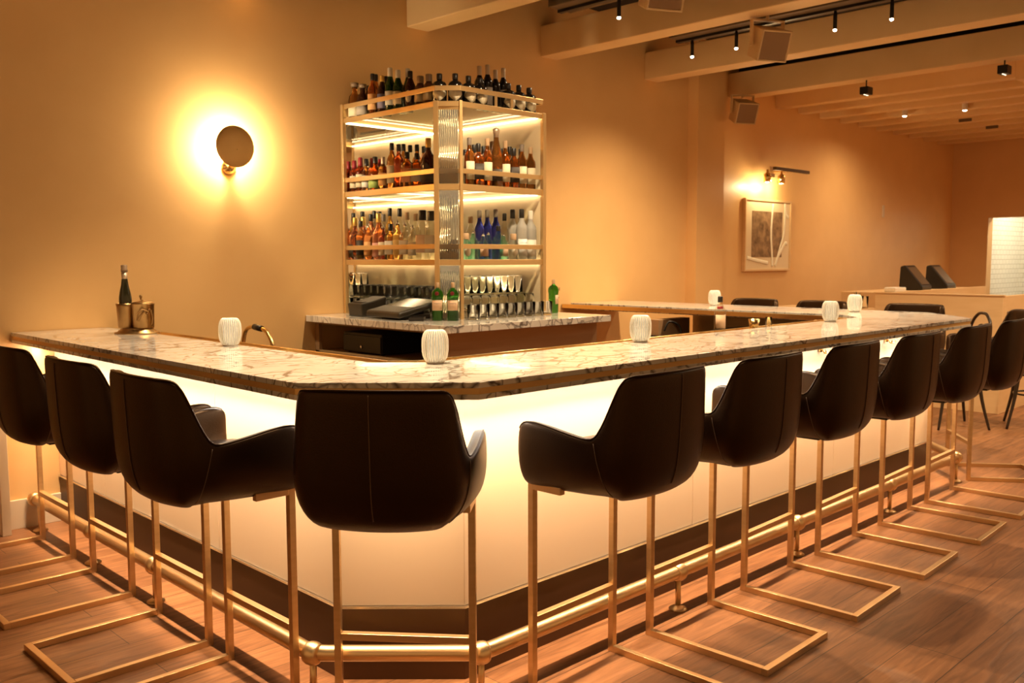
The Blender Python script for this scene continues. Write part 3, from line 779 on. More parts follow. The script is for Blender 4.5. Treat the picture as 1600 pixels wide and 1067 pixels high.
def make_bottle(kind, gl, cap, lab, h, r):
    prof, pw, lz, cz = KIND[kind]
    n = 28; r *= {2: .955, 2.4: .90, 2.6: .90}.get(pw, .84)
    P_ = [(a*r, b*h) for a, b in prof]
    mb = MB(); mb.lathe(P_, n, p=pw)
    me_b = mb.mesh('spirit_bottle', G[gl])
    parts = []
    if cap:
        cr = prof[-1][0]*r*1.14
        z0 = cz*h
        if kind == 'decanter': cp = [(cr*.8, .86*h), (cr*.8, .89*h), (cr*1.35, .895*h), (cr*1.4, .985*h), (cr*1.3, h)]
        elif kind == 'champagne': cp = [(cr*1.02, .84*h), (cr*1.06, .90*h), (cr*1.35, .915*h), (cr*1.4, .95*h), (cr*1.3, .98*h), (cr*.7, h)]
        elif cap == 'foil': cp = [(cr*1.05, .70*h), (cr*1.0, .80*h), (cr*1.0, .985*h), (cr*.9, h)]
        elif cap == 'red': cp = [(prof[-2][0]*r*1.35, .74*h), (cr*1.12, .82*h), (cr*1.1, .97*h), (cr*.85, h)]
        else: cp = [(cr, z0), (cr*1.02, z0+.01*h), (cr*1.02, h*.985), (cr*.85, h)]
        parts.append(('cap', MB().lathe(cp, 18).mesh('cap', CAPM[cap])))
    else:
        parts.append(('pourer', MB().lathe([(prof[-1][0]*r*.9, .90*h), (prof[-1][0]*r*.95, .93*h), (.006, .94*h), (.004, h)], 12).mesh('pourer', M['chrome'])))
    if lab:
        z0, z1 = lz[0]*h, lz[1]*h; rr2 = r*1.012
        vs = []; fs = []
        half = {'diamond': 1.15, 'oval': .62, 'vodka': 1.2}.get(lab, 1.05)
        ka = 22
        for i in range(ka+1):
            a = -half+2*half*i/ka
            t = abs(a)/half
            if lab == 'diamond': lo = z0+(z1-z0)*max(0, (t*.9)**1.2)*.62; hi = z1-(z1-z0)*max(0, t-.75)*1.3
            elif lab == 'oval': q = sqrt(max(0, 1-t*t)); mz = (z0+z1)/2; lo = mz-(z1-z0)/2*q; hi = mz+(z1-z0)/2*q
            else: lo, hi = z0, z1
            if hi < lo+.0005: hi = lo+.0005
            mult = 1
            if pw != 2: mult = 1/((abs(sin(a))**pw + abs(cos(a))**pw)**(1/pw))
            if kind == 'ginflask': mult *= .92
            for q_ in (rr2, rr2*.985):
                vs += [(q_*mult*sin(a), -q_*mult*cos(a), lo), (q_*mult*sin(a), -q_*mult*cos(a), hi)]
        for i in range(ka):
            b_ = 4*i
            fs += [(b_, b_+4, b_+5, b_+1), (b_+2, b_+3, b_+7, b_+6), (b_, b_+2, b_+6, b_+4), (b_+1, b_+5, b_+7, b_+3)]
        fs += [(0, 1, 3, 2), (4*ka, 4*ka+2, 4*ka+3, 4*ka+1)]
        parts.append(('label', MB().add(vs, fs, True).mesh('label', LABM[lab])))
        if lab == 'diamond': parts.append(('lettering', text_on_cylinder("HENDRICK'S", r*1.02, .40*h, r*1.5, ink, 'lettering')))
        if lab == 'vodka': parts.append(('lettering', text_on_cylinder('GREY GOOSE', r*1.02, .32*h, r*1.6, inkblue, 'lettering')))
    o = bpy.data.objects.new('spirit_bottle', me_b); C.objects.link(o)
    for nm, me in parts:
        c_ = bpy.data.objects.new(nm, me); C.objects.link(c_); c_.parent = lb_ if nm == 'lettering' else o
        if nm == 'label': lb_ = c_
    return o
LOOK = {'slim': 'tall', 'wine': 'wine shaped', 'decanter': 'flat-corked decanter', 'round': 'round bodied', 'squat': 'squat', 'apothecary': 'black apothecary', 'square': 'square', 'jar': 'wide square', 'champagne': 'large champagne shaped', 'vodka': 'tall frosted'}
SHN = {'t': 'top shelf', 'm': 'middle shelf', 'b': 'lower shelf'}
FCN = {'L': 'left side', 'C': 'corner', 'R': 'right side'}
BOTTLES = [
    ("t", "L", 0, 3.716, 5.297, 0.240, "decanter", "amber", "cork", "cream", 0.046),
    ("t", "L", 0, 3.716, 5.204, 0.219, "decanter", "dark", "cork", "grey", 0.046),
    ("t", "L", 0, 3.711, 5.083, 0.271, "slim", "amber", "black", "orange", 0.036),
    ("t", "L", 0, 3.711, 4.978, 0.243, "slim", "dark", "gold", "blue", 0.036),
    ("t", "L", 0, 3.711, 4.891, 0.281, "wine", "green", "white", "white", 0.037),
    ("t", "L", 0, 3.711, 4.808, 0.255, "wine", "green", "white", "cream", 0.037),
    ("t", "L", 0, 3.711, 4.682, 0.231, "wine", "dark", "black", "oval", 0.037),
    ("t", "L", 0, 3.711, 4.581, 0.185, "squat", "dark", "cork", "gold", 0.041),
    ("t", "L", 0, 3.711, 4.497, 0.185, "squat", "dark", "cork", "gold", 0.040),
    ("t", "L", 1, 3.811, 5.275, 0.231, "slim", "dark", "black", "white", 0.036),
    ("t", "L", 1, 3.811, 5.182, 0.294, "slim", "amber", "black", None, 0.036),
    ("t", "L", 1, 3.811, 5.068, 0.265, "slim", "dark", "black", None, 0.036),
    ("t", "L", 1, 3.811, 4.832, 0.282, "wine", "green", "white", None, 0.035),
    ("t", "L", 1, 3.811, 4.904, 0.189, "slim", "dark", "black", None, 0.035),
    ("t", "C", 0, 3.722, 4.408, 0.177, "apothecary", "black", "black", "diamond", 0.047),
    ("t", "C", 0, 3.790, 4.339, 0.177, "apothecary", "black", "black", "diamond", 0.047),
    ("t", "R", 0, 3.886, 4.324, 0.174, "apothecary", "black", "black", "diamond", 0.047),
    ("t", "R", 0, 3.983, 4.324, 0.175, "apothecary", "black", "black", "diamond", 0.048),
    ("t", "R", 0, 4.231, 4.324, 0.173, "apothecary", "black", "black", "diamond", 0.048),
    ("t", "R", 0, 4.328, 4.324, 0.174, "apothecary", "black", "black", "diamond", 0.046),
    ("t", "R", 0, 4.425, 4.324, 0.169, "apothecary", "black", "black", "diamond", 0.049),
    ("t", "R", 1, 4.066, 4.419, 0.273, "slim", "black", "foil", "grey", 0.035),
    ("t", "R", 1, 4.137, 4.419, 0.291, "slim", "black", "foil", "grey", 0.035),
    ("t", "R", 1, 4.208, 4.419, 0.268, "slim", "black", "foil", None, 0.035),
    ("t", "R", 1, 4.279, 4.419, 0.290, "slim", "black", "foil", "grey", 0.035),
    ("m", "L", 0, 3.711, 5.309, 0.215, "slim", "red", "red", "cream", 0.035),
    ("m", "L", 0, 3.711, 5.238, 0.231, "slim", "red", "red", "cream", 0.035),
    ("m", "L", 0, 3.711, 5.167, 0.202, "slim", "clear", "black", "white", 0.036),
    ("m", "L", 0, 3.718, 5.076, 0.223, "round", "amber", "black", "green", 0.050),
    ("m", "L", 0, 3.711, 4.980, 0.214, "slim", "amber", "foil", "orange", 0.036),
    ("m", "L", 0, 3.711, 4.884, 0.297, "slim", "amber", "black", "cream", 0.036),
    ("m", "L", 0, 3.711, 4.810, 0.282, "slim", "red", "black", None, 0.036),
    ("m", "L", 0, 3.711, 4.724, 0.226, "square", "amber", "black", "salmon", 0.042),
    ("m", "L", 0, 3.711, 4.623, 0.209, "square", "amber", "black", "grey", 0.042),
    ("m", "L", 0, 3.718, 4.517, 0.294, "round", "dark", "gold", "dark", 0.050),
    ("m", "L", 1, 3.811, 5.309, 0.234, "slim", "amber", "black", "cream", 0.035),
    ("m", "L", 1, 3.811, 5.238, 0.234, "slim", "red", "red", None, 0.035),
    ("m", "L", 1, 3.811, 5.155, 0.220, "slim", "red", "red", None, 0.036),
    ("m", "L", 1, 3.811, 4.888, 0.299, "slim", "amber", "black", None, 0.035),
    ("m", "L", 1, 3.811, 4.817, 0.285, "slim", "clear", "black", None, 0.035),
    ("m", "L", 1, 3.811, 4.746, 0.283, "slim", "amber", "black", None, 0.035),
    ("m", "L", 1, 3.811, 4.675, 0.265, "slim", "amber", "black", None, 0.035),
    ("m", "R", 0, 3.885, 4.319, 0.293, "slim", "amber", "grey", "cream", 0.034),
    ("m", "R", 0, 3.961, 4.319, 0.264, "square", "amber", "black", "dark", 0.040),
    ("m", "R", 0, 4.038, 4.319, 0.303, "slim", "amber", "tan", "cream", 0.034),
    ("m", "R", 0, 4.118, 4.320, 0.375, "champagne", "brown", "foil", "dark", 0.044),
    ("m", "R", 0, 4.198, 4.319, 0.301, "slim", "amber", "tan", "cream", 0.034),
    ("m", "R", 0, 4.275, 4.319, 0.261, "square", "amber", "black", "dark", 0.040),
    ("m", "R", 0, 4.351, 4.319, 0.290, "slim", "amber", "grey", "cream", 0.036),
    ("m", "R", 0, 4.432, 4.319, 0.281, "slim", "amber", "tan", "cream", 0.036),
    ("m", "R", 1, 3.939, 4.419, 0.233, "slim", "clear", "black", "cream", 0.034),
    ("m", "R", 1, 4.015, 4.419, 0.270, "square", "amber", "black", None, 0.039),
    ("m", "R", 1, 4.098, 4.419, 0.268, "square", "amber", "black", None, 0.040),
    ("m", "R", 1, 4.174, 4.419, 0.305, "slim", "amber", "tan", None, 0.035),
    ("m", "R", 1, 4.254, 4.419, 0.266, "square", "amber", "black", None, 0.040),
    ("m", "R", 1, 4.336, 4.419, 0.284, "square", "amber", "black", None, 0.040),
    ("m", "R", 1, 4.439, 4.419, 0.278, "slim", "amber", "black", "cream", 0.036),
    ("b", "L", 0, 3.766, 5.295, 0.295, "round", "pink", "gold", "dark", 0.048),
    ("b", "L", 0, 3.704, 5.238, 0.265, "slim", "orange", "black", "dark", 0.034),
    ("b", "L", 0, 3.758, 5.192, 0.310, "slim", "pink", "black", "pink", 0.035),
    ("b", "L", 0, 3.704, 5.147, 0.241, "slim", "orange", None, "orange", 0.034),
    ("b", "L", 0, 3.730, 5.067, 0.311, "round", "pink", "gold", "pink", 0.047),
    ("b", "L", 0, 3.706, 4.986, 0.232, "slim", "pink", None, "cream", 0.034),
    ("b", "L", 0, 3.711, 4.910, 0.236, "square", "orange", "black", "white", 0.040),
    ("b", "L", 0, 3.711, 4.833, 0.258, "slim", "orange", None, "yellow", 0.035),
    ("b", "L", 0, 3.711, 4.752, 0.238, "square", "clear", None, "white", 0.041),
    ("b", "L", 0, 3.711, 4.674, 0.223, "slim", "clear", None, "white", 0.035),
    ("b", "L", 0, 3.713, 4.576, 0.312, "jar", "clear", "black", "pinkish", 0.044),
    ("b", "L", 0, 3.713, 4.487, 0.304, "jar", "clear", "black", "dotted", 0.044),
    ("b", "L", 1, 3.847, 5.273, 0.340, "slim", "clear", "black", None, 0.036),
    ("b", "L", 1, 3.829, 5.189, 0.332, "slim", "orange", "black", None, 0.036),
    ("b", "L", 1, 3.812, 5.048, 0.348, "slim", "orange", "black", None, 0.035),
    ("b", "L", 1, 3.811, 4.939, 0.342, "slim", "clear", "black", None, 0.036),
    ("b", "L", 1, 3.811, 4.858, 0.313, "slim", "clear", "tan", None, 0.036),
    ("b", "L", 1, 3.811, 4.767, 0.301, "slim", "clear", "tan", None, 0.036),
    ("b", "L", 1, 3.811, 5.120, 0.309, "slim", "clear", "grey", None, 0.035),
    ("b", "R", 0, 3.769, 4.349, 0.333, "vodka", "frosted", "black", "vodka", 0.040),
    ("b", "R", 0, 3.846, 4.317, 0.164, "squat", "aqua", "tan", "oval", 0.041),
    ("b", "R", 0, 3.922, 4.329, 0.181, "slim", "aqua", None, None, 0.035),
    ("b", "R", 0, 3.990, 4.310, 0.164, "slim", "aqua", None, "tan", 0.035),
    ("b", "R", 0, 4.057, 4.334, 0.174, "slim", "aqua", None, None, 0.035),
    ("b", "R", 0, 4.124, 4.310, 0.217, "slim", "aqua", "black", None, 0.035),
    ("b", "R", 0, 4.192, 4.331, 0.167, "slim", "aqua", None, "tan", 0.034),
    ("b", "R", 0, 4.268, 4.317, 0.168, "squat", "clear", "tan", "oval", 0.040),
    ("b", "R", 0, 4.351, 4.322, 0.332, "vodka", "frosted", "black", "vodka", 0.040),
    ("b", "R", 0, 4.433, 4.318, 0.323, "vodka", "frosted", "frosted", "white", 0.041),
    ("b", "R", 1, 3.981, 4.419, 0.276, "slim", "clear", "tan", None, 0.036),
    ("b", "R", 1, 4.059, 4.419, 0.318, "slim", "cobalt", "grey", None, 0.035),
    ("b", "R", 1, 4.129, 4.419, 0.323, "slim", "cobalt", "grey", None, 0.035),
    ("b", "R", 1, 4.205, 4.419, 0.329, "slim", "cobalt", "grey", None, 0.036),
    ("b", "R", 1, 4.286, 4.419, 0.305, "slim", "clear", "black", None, 0.034),
    ("b", "R", 1, 4.362, 4.419, 0.333, "vodka", "frosted", "black", None, 0.040),
    ("b", "R", 1, 4.439, 4.419, 0.330, "slim", "clear", "frosted", None, 0.036),
]

cnt = {}
for s_, f_, row, x, y, h, kind, gl, cap, lab, r in sorted(BOTTLES, key=lambda b: (b[0], b[1], b[2], -b[4] if b[1] == 'L' else b[3])):
    key = (s_, f_, row); cnt[key] = cnt.get(key, 0)+1
    o = make_bottle(kind, gl, cap, lab, h, r)
    z = {'t': 2.412, 'm': 1.915, 'b': 1.452}[s_]
    o.location = (x, y, z+.0005)
    ang = {'L': -62, 'C': -45, 'R': -26}[f_] + random.uniform(-8, 8)
    if f_ == 'R' and lab in ('diamond', 'vodka'): ang = -14
    o.rotation_euler = (0, 0, radians(ang))
    glw = {'black': 'opaque', 'dark': 'dark', 'red': 'reddish', 'gin': 'green'}.get(gl, gl)
    lk = LOOK[kind]
    if kind == 'apothecary': glw = ''
    if kind == 'vodka': glw = ''
    cw = ('%s-capped' % {'foil': 'foil', 'tan': 'wood', 'frosted': 'pale'}.get(cap, cap)) if cap and kind not in ('decanter', 'apothecary') else ('' if cap else 'pourer-topped')
    txt = ' '.join(w for w in (cw, glw, lk, 'bottle,') if w)
    tag(o, '%s %s %s, %s row, %s from the left' % (txt, SHN[s_], FCN[f_], 'front' if row == 0 else 'back', ordn[cnt[key]-1]), 'bottle', 'bottles on the %s' % SHN[s_])

# green gin bottles on the counter
def gin(x, y, rot, lab):
    o = make_bottle('ginflask', 'gin', 'tan', 'tan', .232, .041)
    o.name = 'gin_bottle'
    sl_ = MB().lathe([(.004, 0), (.012, 0), (.0125, .002), (.010, .003)], 18)
    sl_.xform(Matrix.Translation((0, -.0405, .166)) @ Matrix.Rotation(pi/2, 4, 'X')).build('seal', mat('red_seal', (.16, .012, .015), .4), o)
    t = bpy.data.objects.new('lettering', text_on_cylinder('Tanqueray', .0400, .103, .050, ink, 'lettering')); C.objects.link(t); t.parent = [q for q in o.children if q.name.startswith('label')][0]
    o.location = (x, y, CZ+.0005); o.rotation_euler = (0, 0, rot)
    tag(o, lab, 'bottle', 'green gin bottles on the back counter')
gin(3.592, 4.292, radians(-45), 'green gin bottle on back counter corner, left one of the pair')
gin(3.655, 4.222, radians(-45), 'green gin bottle on back counter corner, right one of the pair')
gin(4.655, 4.315, radians(35), 'green gin bottle alone at right end of back counter')

# ------------------------------------------------------------------ glassware on the back counter
def tumbler(name, h, r0, r1, inverted=False, foot=0):
    t = .0022
    pr_ = [(r0*.85, 0), (r0, .003), (r1, h), (r1-t, h), (r0-t, .010), (.001, .008)]
    mb = MB().lathe(pr_, 20, close=False)
    mb.f.append(tuple(range(20))[::-1]); mb.s.append(False)
    if inverted: mb.xform(Matrix.Translation((0, 0, h)) @ Matrix.Rotation(pi, 4, 'X'))
    return mb.mesh(name, M['clearglass'])
def place_mesh(name, me, loc, label, cat, group, rot=0):
    o = bpy.data.objects.new(name, me); C.objects.link(o); o.location = loc; o.rotation_euler = (0, 0, rot)
    return tag(o, label, cat, group)
rise = empty('glass_riser', 'low clear riser carrying the tall upturned glasses on back counter', 'riser', (4.27, 4.45, CZ), group=None)
MB().box(-.40, .20, -.045, .045, .142, .150).build('shelf', M['shelfglass'], rise)
for x in (-.39, .19):
    MB().box(x-.004, x+.004, -.04, .04, 0, .142).build('support', M['shelfglass'], rise)
hb = tumbler('highball_glass', .118, .026, .033, True)
for i in range(9):
    place_mesh('highball_glass', hb, (3.915+.066*i, 4.45, CZ+.1505), 'tall upturned clear glass in the rear row beside gin bottles, %s from the left' % ordn[i], 'glass', 'tall upturned glasses')
rg = tumbler('rocks_glass', .092, .038, .042)
for i in range(9):
    place_mesh('rocks_glass', rg, (3.80+.082*i, 4.195, CZ+.0005), 'clear rocks glass in the front row beside gin bottles, %s from the left' % ordn[i], 'glass', 'rocks glasses in the front row')
wg = MB()
wp = [(.031, 0), (.032, .002), (.006, .006), (.004, .012), (.004, .060), (.018, .068), (.036, .090), (.039, .115), (.034, .142), (.032, .142), (.037, .115), (.034, .092), (.016, .071), (.001, .068)]
wm = MB().lathe(wp, 20, close=False).mesh('stemmed_glass', M['clearglass'])
for i in range(8):
    place_mesh('stemmed_glass', wm, (3.87+.080*i, 4.335, CZ+.0005), 'stemmed glass in the middle row beside gin bottles, %s from the left' % ordn[i], 'glass', 'stemmed glasses in the middle row')
# the mass of small glasses behind the terminal
cg = tumbler('coupe_glass', .088, .030, .037)
k = 0
for iy in range(6):
    for ix in range(6):
        x = 3.92+.080*ix; y = 5.305-.082*iy
        if iy > 4 and ix > 4: continue
        k += 1
        place_mesh('small_glass', cg, (x, y, CZ+.0005), 'small clear glass in the crowd of glasses behind the black terminal', 'glass', 'small glasses behind the terminal')
for iy in range(6):
    for ix in range(4):
        x = 4.00+.080*ix; y = 5.305-.082*iy
        place_mesh('small_glass', cg, (x, y, CZ+.0005+.0925), 'small clear glass in the crowd of glasses behind the black terminal', 'glass', 'small glasses behind the terminal')

# ------------------------------------------------------------------ till terminal and printer
pos = empty('till_terminal', 'black touch screen till lying low on the back counter', 'till', (3.60, 4.63, CZ), radians(-4))
MB().add([(-.17, -.19, .008), (-.17, .19, .008), (-.17, .19, .05), (-.17, -.19, .05), (.16, -.19, .085), (.16, .19, .085), (.16, .19, .118), (.16, -.19, .118)],
         [(0, 1, 2, 3), (4, 7, 6, 5), (0, 4, 5, 1), (3, 2, 6, 7), (0, 3, 7, 4), (1, 5, 6, 2)]).build('casing', M['olive'], pos, .016, seg=4)
MB().add([(-.125, -.165, .0582), (-.125, .165, .0582), (.145, .165, .1172), (.145, -.165, .1172), (-.125, -.165, .0545), (-.125, .165, .0545), (.145, .165, .1135), (.145, -.165, .1135)],
         [(0, 3, 2, 1), (4, 5, 6, 7), (0, 1, 5, 4), (1, 2, 6, 5), (2, 3, 7, 6), (3, 0, 4, 7)]).build('screen', M['screen'], pos)
MB().box(-.10, .12, -.12, .12, 0, .030).box(.02, .10, -.08, .08, .03, .085).build('stand', M['black'], pos, .006)
prn = empty('receipt_printer', 'dark receipt printer behind the till, slanted top', 'printer', (3.56, 4.995, CZ), radians(-4))
MB().add([(-.075, -.085, 0), (-.075, .085, 0), (.10, .085, 0), (.10, -.085, 0), (-.085, -.09, .085), (-.085, .09, .085), (.0, .09, .10), (.0, -.09, .10), (.11, .09, .128), (.11, -.09, .128)],
         [(0, 3, 2, 1), (0, 1, 5, 4), (4, 5, 6, 7), (7, 6, 8, 9), (2, 3, 9, 8), (0, 4, 7, 9, 3), (1, 2, 8, 6, 5)]).build('casing', M['olive'], prn, .010, seg=3)
MB().box(-.060, -.018, -.055, .055, .0865, .0975).build('paper_slot', M['black'], prn)
tr = empty('bill_tray', 'low black tray beside the till in front of gin bottles', 'tray', (3.50, 4.375, CZ), radians(45))
MB().box(-.06, .06, -.045, .045, 0, .006).box(-.06, .06, -.045, -.040, .006, .022).box(-.06, .06, .040, .045, .006, .022).box(-.06, -.055, -.04, .04, .006, .022).box(.055, .06, -.04, .04, .006, .022).build('tray_body', M['black'], tr, .002)

# ------------------------------------------------------------------ ribbed lamps on the bar
def make_lamp():
    root = empty('ribbed_lamp', '-', 'table lamp', group='ribbed glass lamps on the bar')
    prof = [(.030, .004), (.036, .010), (.044, .026), (.0475, .045), (.0485, .065), (.0475, .090), (.043, .108), (.036, .119), (.030, .123)]
    ribs = MB()
    nrib = 30
    for i in range(nrib):
        a = 2*pi*i/nrib
        ribs.tube([((r_)*cos(a), (r_)*sin(a), z_) for r_, z_ in prof], .0026, 6)
    ribs.build('ribs', M['ribwhite'], root)
    body = [(r_-.0028, z_) for r_, z_ in prof]
    MB().lathe(body + [(r_-.005, z_) for r_, z_ in body[::-1]], 40, close=False).build('glass_shade', M['flute'], root)
    MB().lathe([(.020, .008), (.030, .016), (.033, .045), (.033, .090), (.029, .108), (.016, .114)], 24).build('diffuser', M['lampglow'], root)
    MB().lathe([(.032, 0), (.034, .002), (.034, .005), (.026, .008)], 30).build('base', M['chrome'], root)
    MB().lathe([(.030, .119), (.036, .1205), (.030, .1245), (.016, .1255)], 30).build('lid', M['ribwhite'], root)
    return root
lamp = make_lamp()
for i, (x, y, lab) in enumerate(((1.975, 3.81, 'white ribbed glass lamp on the left bar run, before the faucet'), (2.175, 2.615, 'white ribbed glass lamp on the bar near the chamfered corner'), (3.40, 2.60, 'white ribbed glass lamp midway on right bar run, nearest of the right ones'),
                               (5.30, 2.61, 'white ribbed glass lamp at inner edge towards far end of right run'), (6.36, 2.95, 'white ribbed glass lamp on the far bar end, nearest the front'), (6.45, 4.18, 'white ribbed glass lamp on the far bar end, nearest the wall'))):
    o = lamp if i == 0 else copy_tree(lamp)
    o.location = (x, y, 1.0702); o['label'] = lab
    pt = bpy.data.lights.new('lamp_light', 'POINT'); pt.energy = .6; pt.color = WARM; pt.shadow_soft_size = .03

# ------------------------------------------------------------------ champagne bucket, bottle
cr = Vector((.712, -.702, 0)); cf = Vector((.702, .712, 0))
bk = empty('champagne_bucket', 'antique brass champagne bucket with side pocket and ornate handle on left bar', 'bucket', (1.965, 4.80, 1.0702), math.atan2(cr.y, cr.x))
MB().lathe([(.118, 0), (.118, .006), (.100, .010), (.098, .016), (.086, .020), (.084, .026), (.070, .030)], 40, sy=.72).build('stepped_base', M['agedbrass'], bk)
MB().lathe([(.052, .030), (.053, .034), (.056, .150), (.058, .153), (.058, .158), (.050, .160)], 36, c=(.034, 0, 0)).build('ice_chamber', M['agedbrass'], bk)
lid_ = MB().lathe([(.052, .160), (.050, .164), (.030, .168), (.010, .172), (.006, .176)], 30, c=(.034, 0, 0)).build('lid', M['agedbrass'], bk)
MB().lathe([(.004, .176), (.004, .186), (.008, .190), (.006, .200), (.002, .203)], 14, c=(.024, 0, 0)).build('knob', M['agedbrass'], lid_)
pk = [(.040, .030), (.0405, .034), (.046, .140), (.049, .158)]
MB().lathe(pk + [(r_-.004, z_) for r_, z_ in pk[::-1]], 30, c=(-.062, .012, 0), close=False).lathe([(.036, .030), (.037, .036)], 30, c=(-.062, .012, 0)).build('bottle_pocket', M['agedbrass'], bk)
hd = MB()
for pts in ([(.020, -.058, .075), (.026, -.070, .100), (.045, -.072, .122), (.062, -.060, .128), (.078, -.045, .118), (.082, -.040, .128), (.088, -.030, .120)], [(.030, -.062, .070), (.050, -.072, .098), (.066, -.062, .122)], [(.088, -.034, .122), (.090, -.020, .090), (.086, -.018, .055), (.078, -.022, .046), (.074, -.028, .052)], [(.064, -.062, .122), (.070, -.055, .102), (.078, -.044, .112)]):
    hd.tube(smooth_path(pts, 6), .0038, 8)
hd.build('scroll_handle', M['agedbrass'], bk)
cbv = empty('champagne_bottle', 'dark champagne bottle standing in the brass bucket', 'bottle', Vector((1.965, 4.80, 1.0702)) + cr*(-.062) + Vector((.0, .0, .0)) + Vector((-cr.y, cr.x, 0))*.012)
cbv.location.z = 1.0702+.0368
MB().lathe([(.030, 0), (.032, .004), (.032, .13), (.0315, .15), (.027, .18), (.019, .215), (.0145, .25), (.0135, .285)], 28).build('bottle_glass', mat('dark_green_glass', (.02, .018, .008), .12, spec=.6), cbv)
MB().lathe([(.0150, .235), (.0145, .255), (.0150, .284)], 22).build('neck_foil', CAPM['foil'], cbv)
MB().lathe([(.0145, .284), (.0175, .288), (.0175, .298), (.0155, .300), (.0165, .318), (.012, .322)], 22).build('stopper', CAPM['cork'], cbv)

# faucet behind the left bar
fc = empty('bar_faucet', 'brass gooseneck faucet with black grip behind the left bar', 'faucet', (2.52, 4.55, .9))
sp_ = MB().tube(smooth_path([(0, .16, -.25), (0, .16, .02), (0, .15, .12), (0, .10, .175), (0, 0, .185), (0, -.10, .165), (0, -.16, .10), (0, -.17, .04)], 6), .011, 12).build('spout', M['gold'], fc)
MB().tube([(0, .03, .186), (0, -.05, .179)], .0165, 14).build('grip', M['black'], sp_)
MB().box(-.22, .22, -.35, .35, -.27, -.25).box(-.22, -.20, -.35, .35, -.9, -.27).box(.20, .22, -.35, .35, -.9, -.27).build('sink_bench', M['blackmetal'], fc, .003)

# bottle, cup and small glass on the drip rail
ob = make_bottle('slim', 'clear', 'black', 'tan', .196, .032)
ob.name = 'bitters_bottle'; ob.location = (4.25, 2.718, 1.0565); ob.rotation_euler = (0, 0, radians(-45))
MB().lathe([(.0165, .128), (.0165, .142)], 20).build('neck_band', CAPM['red'], ob)
tag(ob, 'clear bottle with black cap and red neck band on the drip rail', 'bottle')
jg = tag(MB().lathe([(.022, 0), (.024, .004), (.031, .058), (.0295, .058), (.022, .006), (.001, .005)], 24, close=False).build('jigger_cup', M['gold'], loc=(4.60, 2.718, 1.0565)), 'golden metal cup on the drip rail right of the bottle', 'cup')
sg = place_mesh('shot_glass', tumbler('shot_glass', .062, .017, .019), (4.76, 2.718, 1.0565), 'slim clear glass on the drip rail right of the golden cup', 'glass', None)

# ------------------------------------------------------------------ picture and picture lamp
pf = empty('framed_picture', 'pale framed picture with dark landscape and painted white reflection curves on back wall', 'picture', (8.785, W, 1.312))
wd, ht = .995, .793
MB().box(0, wd, -.04, -.002, 0, .022).box(0, wd, -.04, -.002, ht-.022, ht).box(0, .022, -.04, -.002, .022, ht-.022).box(wd-.022, wd, -.04, -.002, .022, ht-.022).build('frame', M['deskwood'], pf, .002)
MB().box(.022, wd-.022, -.028, -.004, .022, ht-.022).build('mount', mat('cream_mount', (.82, .66, .44), .35), pf)
MB().box(.15, .80, -.030, -.028, .155, .66).build('print', noise_mat('print_landscape', (.13, .075, .04), (.42, .27, .15), 14, .3), pf)
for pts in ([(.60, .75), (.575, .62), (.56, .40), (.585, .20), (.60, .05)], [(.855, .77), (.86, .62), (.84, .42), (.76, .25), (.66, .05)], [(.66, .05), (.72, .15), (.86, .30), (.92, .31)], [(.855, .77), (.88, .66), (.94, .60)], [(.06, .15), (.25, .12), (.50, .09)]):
    MB().tube(smooth_path([(x, -.0305, z) for x, z in pts], 8), .019, 8).xform(Matrix.Translation((0, -.0305, 0)) @ Matrix.Diagonal((1, .12, 1, 1)) @ Matrix.Translation((0, .0305, 0))).build('painted_reflection', mat('painted_reflection', (.95, .88, .70), .4), pf)  # neon reflections on the picture glass, modelled as flat white curves
pl_ = empty('picture_lamp', 'brass picture lamp with two shades and long arm above the framed picture', 'wall lamp', (9.25, W, 2.36))
MB().box(-.20, .55, -.24, -.20, .045, .080).build('arm_bar', M['duct'], pl_, .004)
MB().box(.10, .14, -.20, -.002, .04, .07).box(.06, .18, -.012, -.001, -.0, .11).build('wall_arm', M['brass'], pl_, .003)
for x in (-.24, .06):
    shd = MB().lathe([(.035, -.085), (.040, -.085), (.040, .0), (.012, .02), (.010, .05)], 20, c=(x, -.16, 0)).build('lamp_shade', M['gold'], pl_)
    MB().lathe([(.004, -.088), (.03, -.084), (.03, -.075), (.004, -.07)], 16, c=(x, -.16, 0)).build('bulb', M['pict'], shd)
    l = bpy.data.lights.new('picture_light', 'POINT'); l.energy = K_PICT; l.color = (1, .74, .38); l.shadow_soft_size = .02
    o = bpy.data.objects.new('picture_light', l); C.objects.link(o); o.parent = pl_; o.location = (x, -.16, -.115)
tag(MB().box(12.28, 12.34, W-.012, W-.001, 2.0, 2.16).build('wall_plate', M['skirt'], bevel=.002), 'small pale wall plate on the back wall right of the picture', 'wall plate')

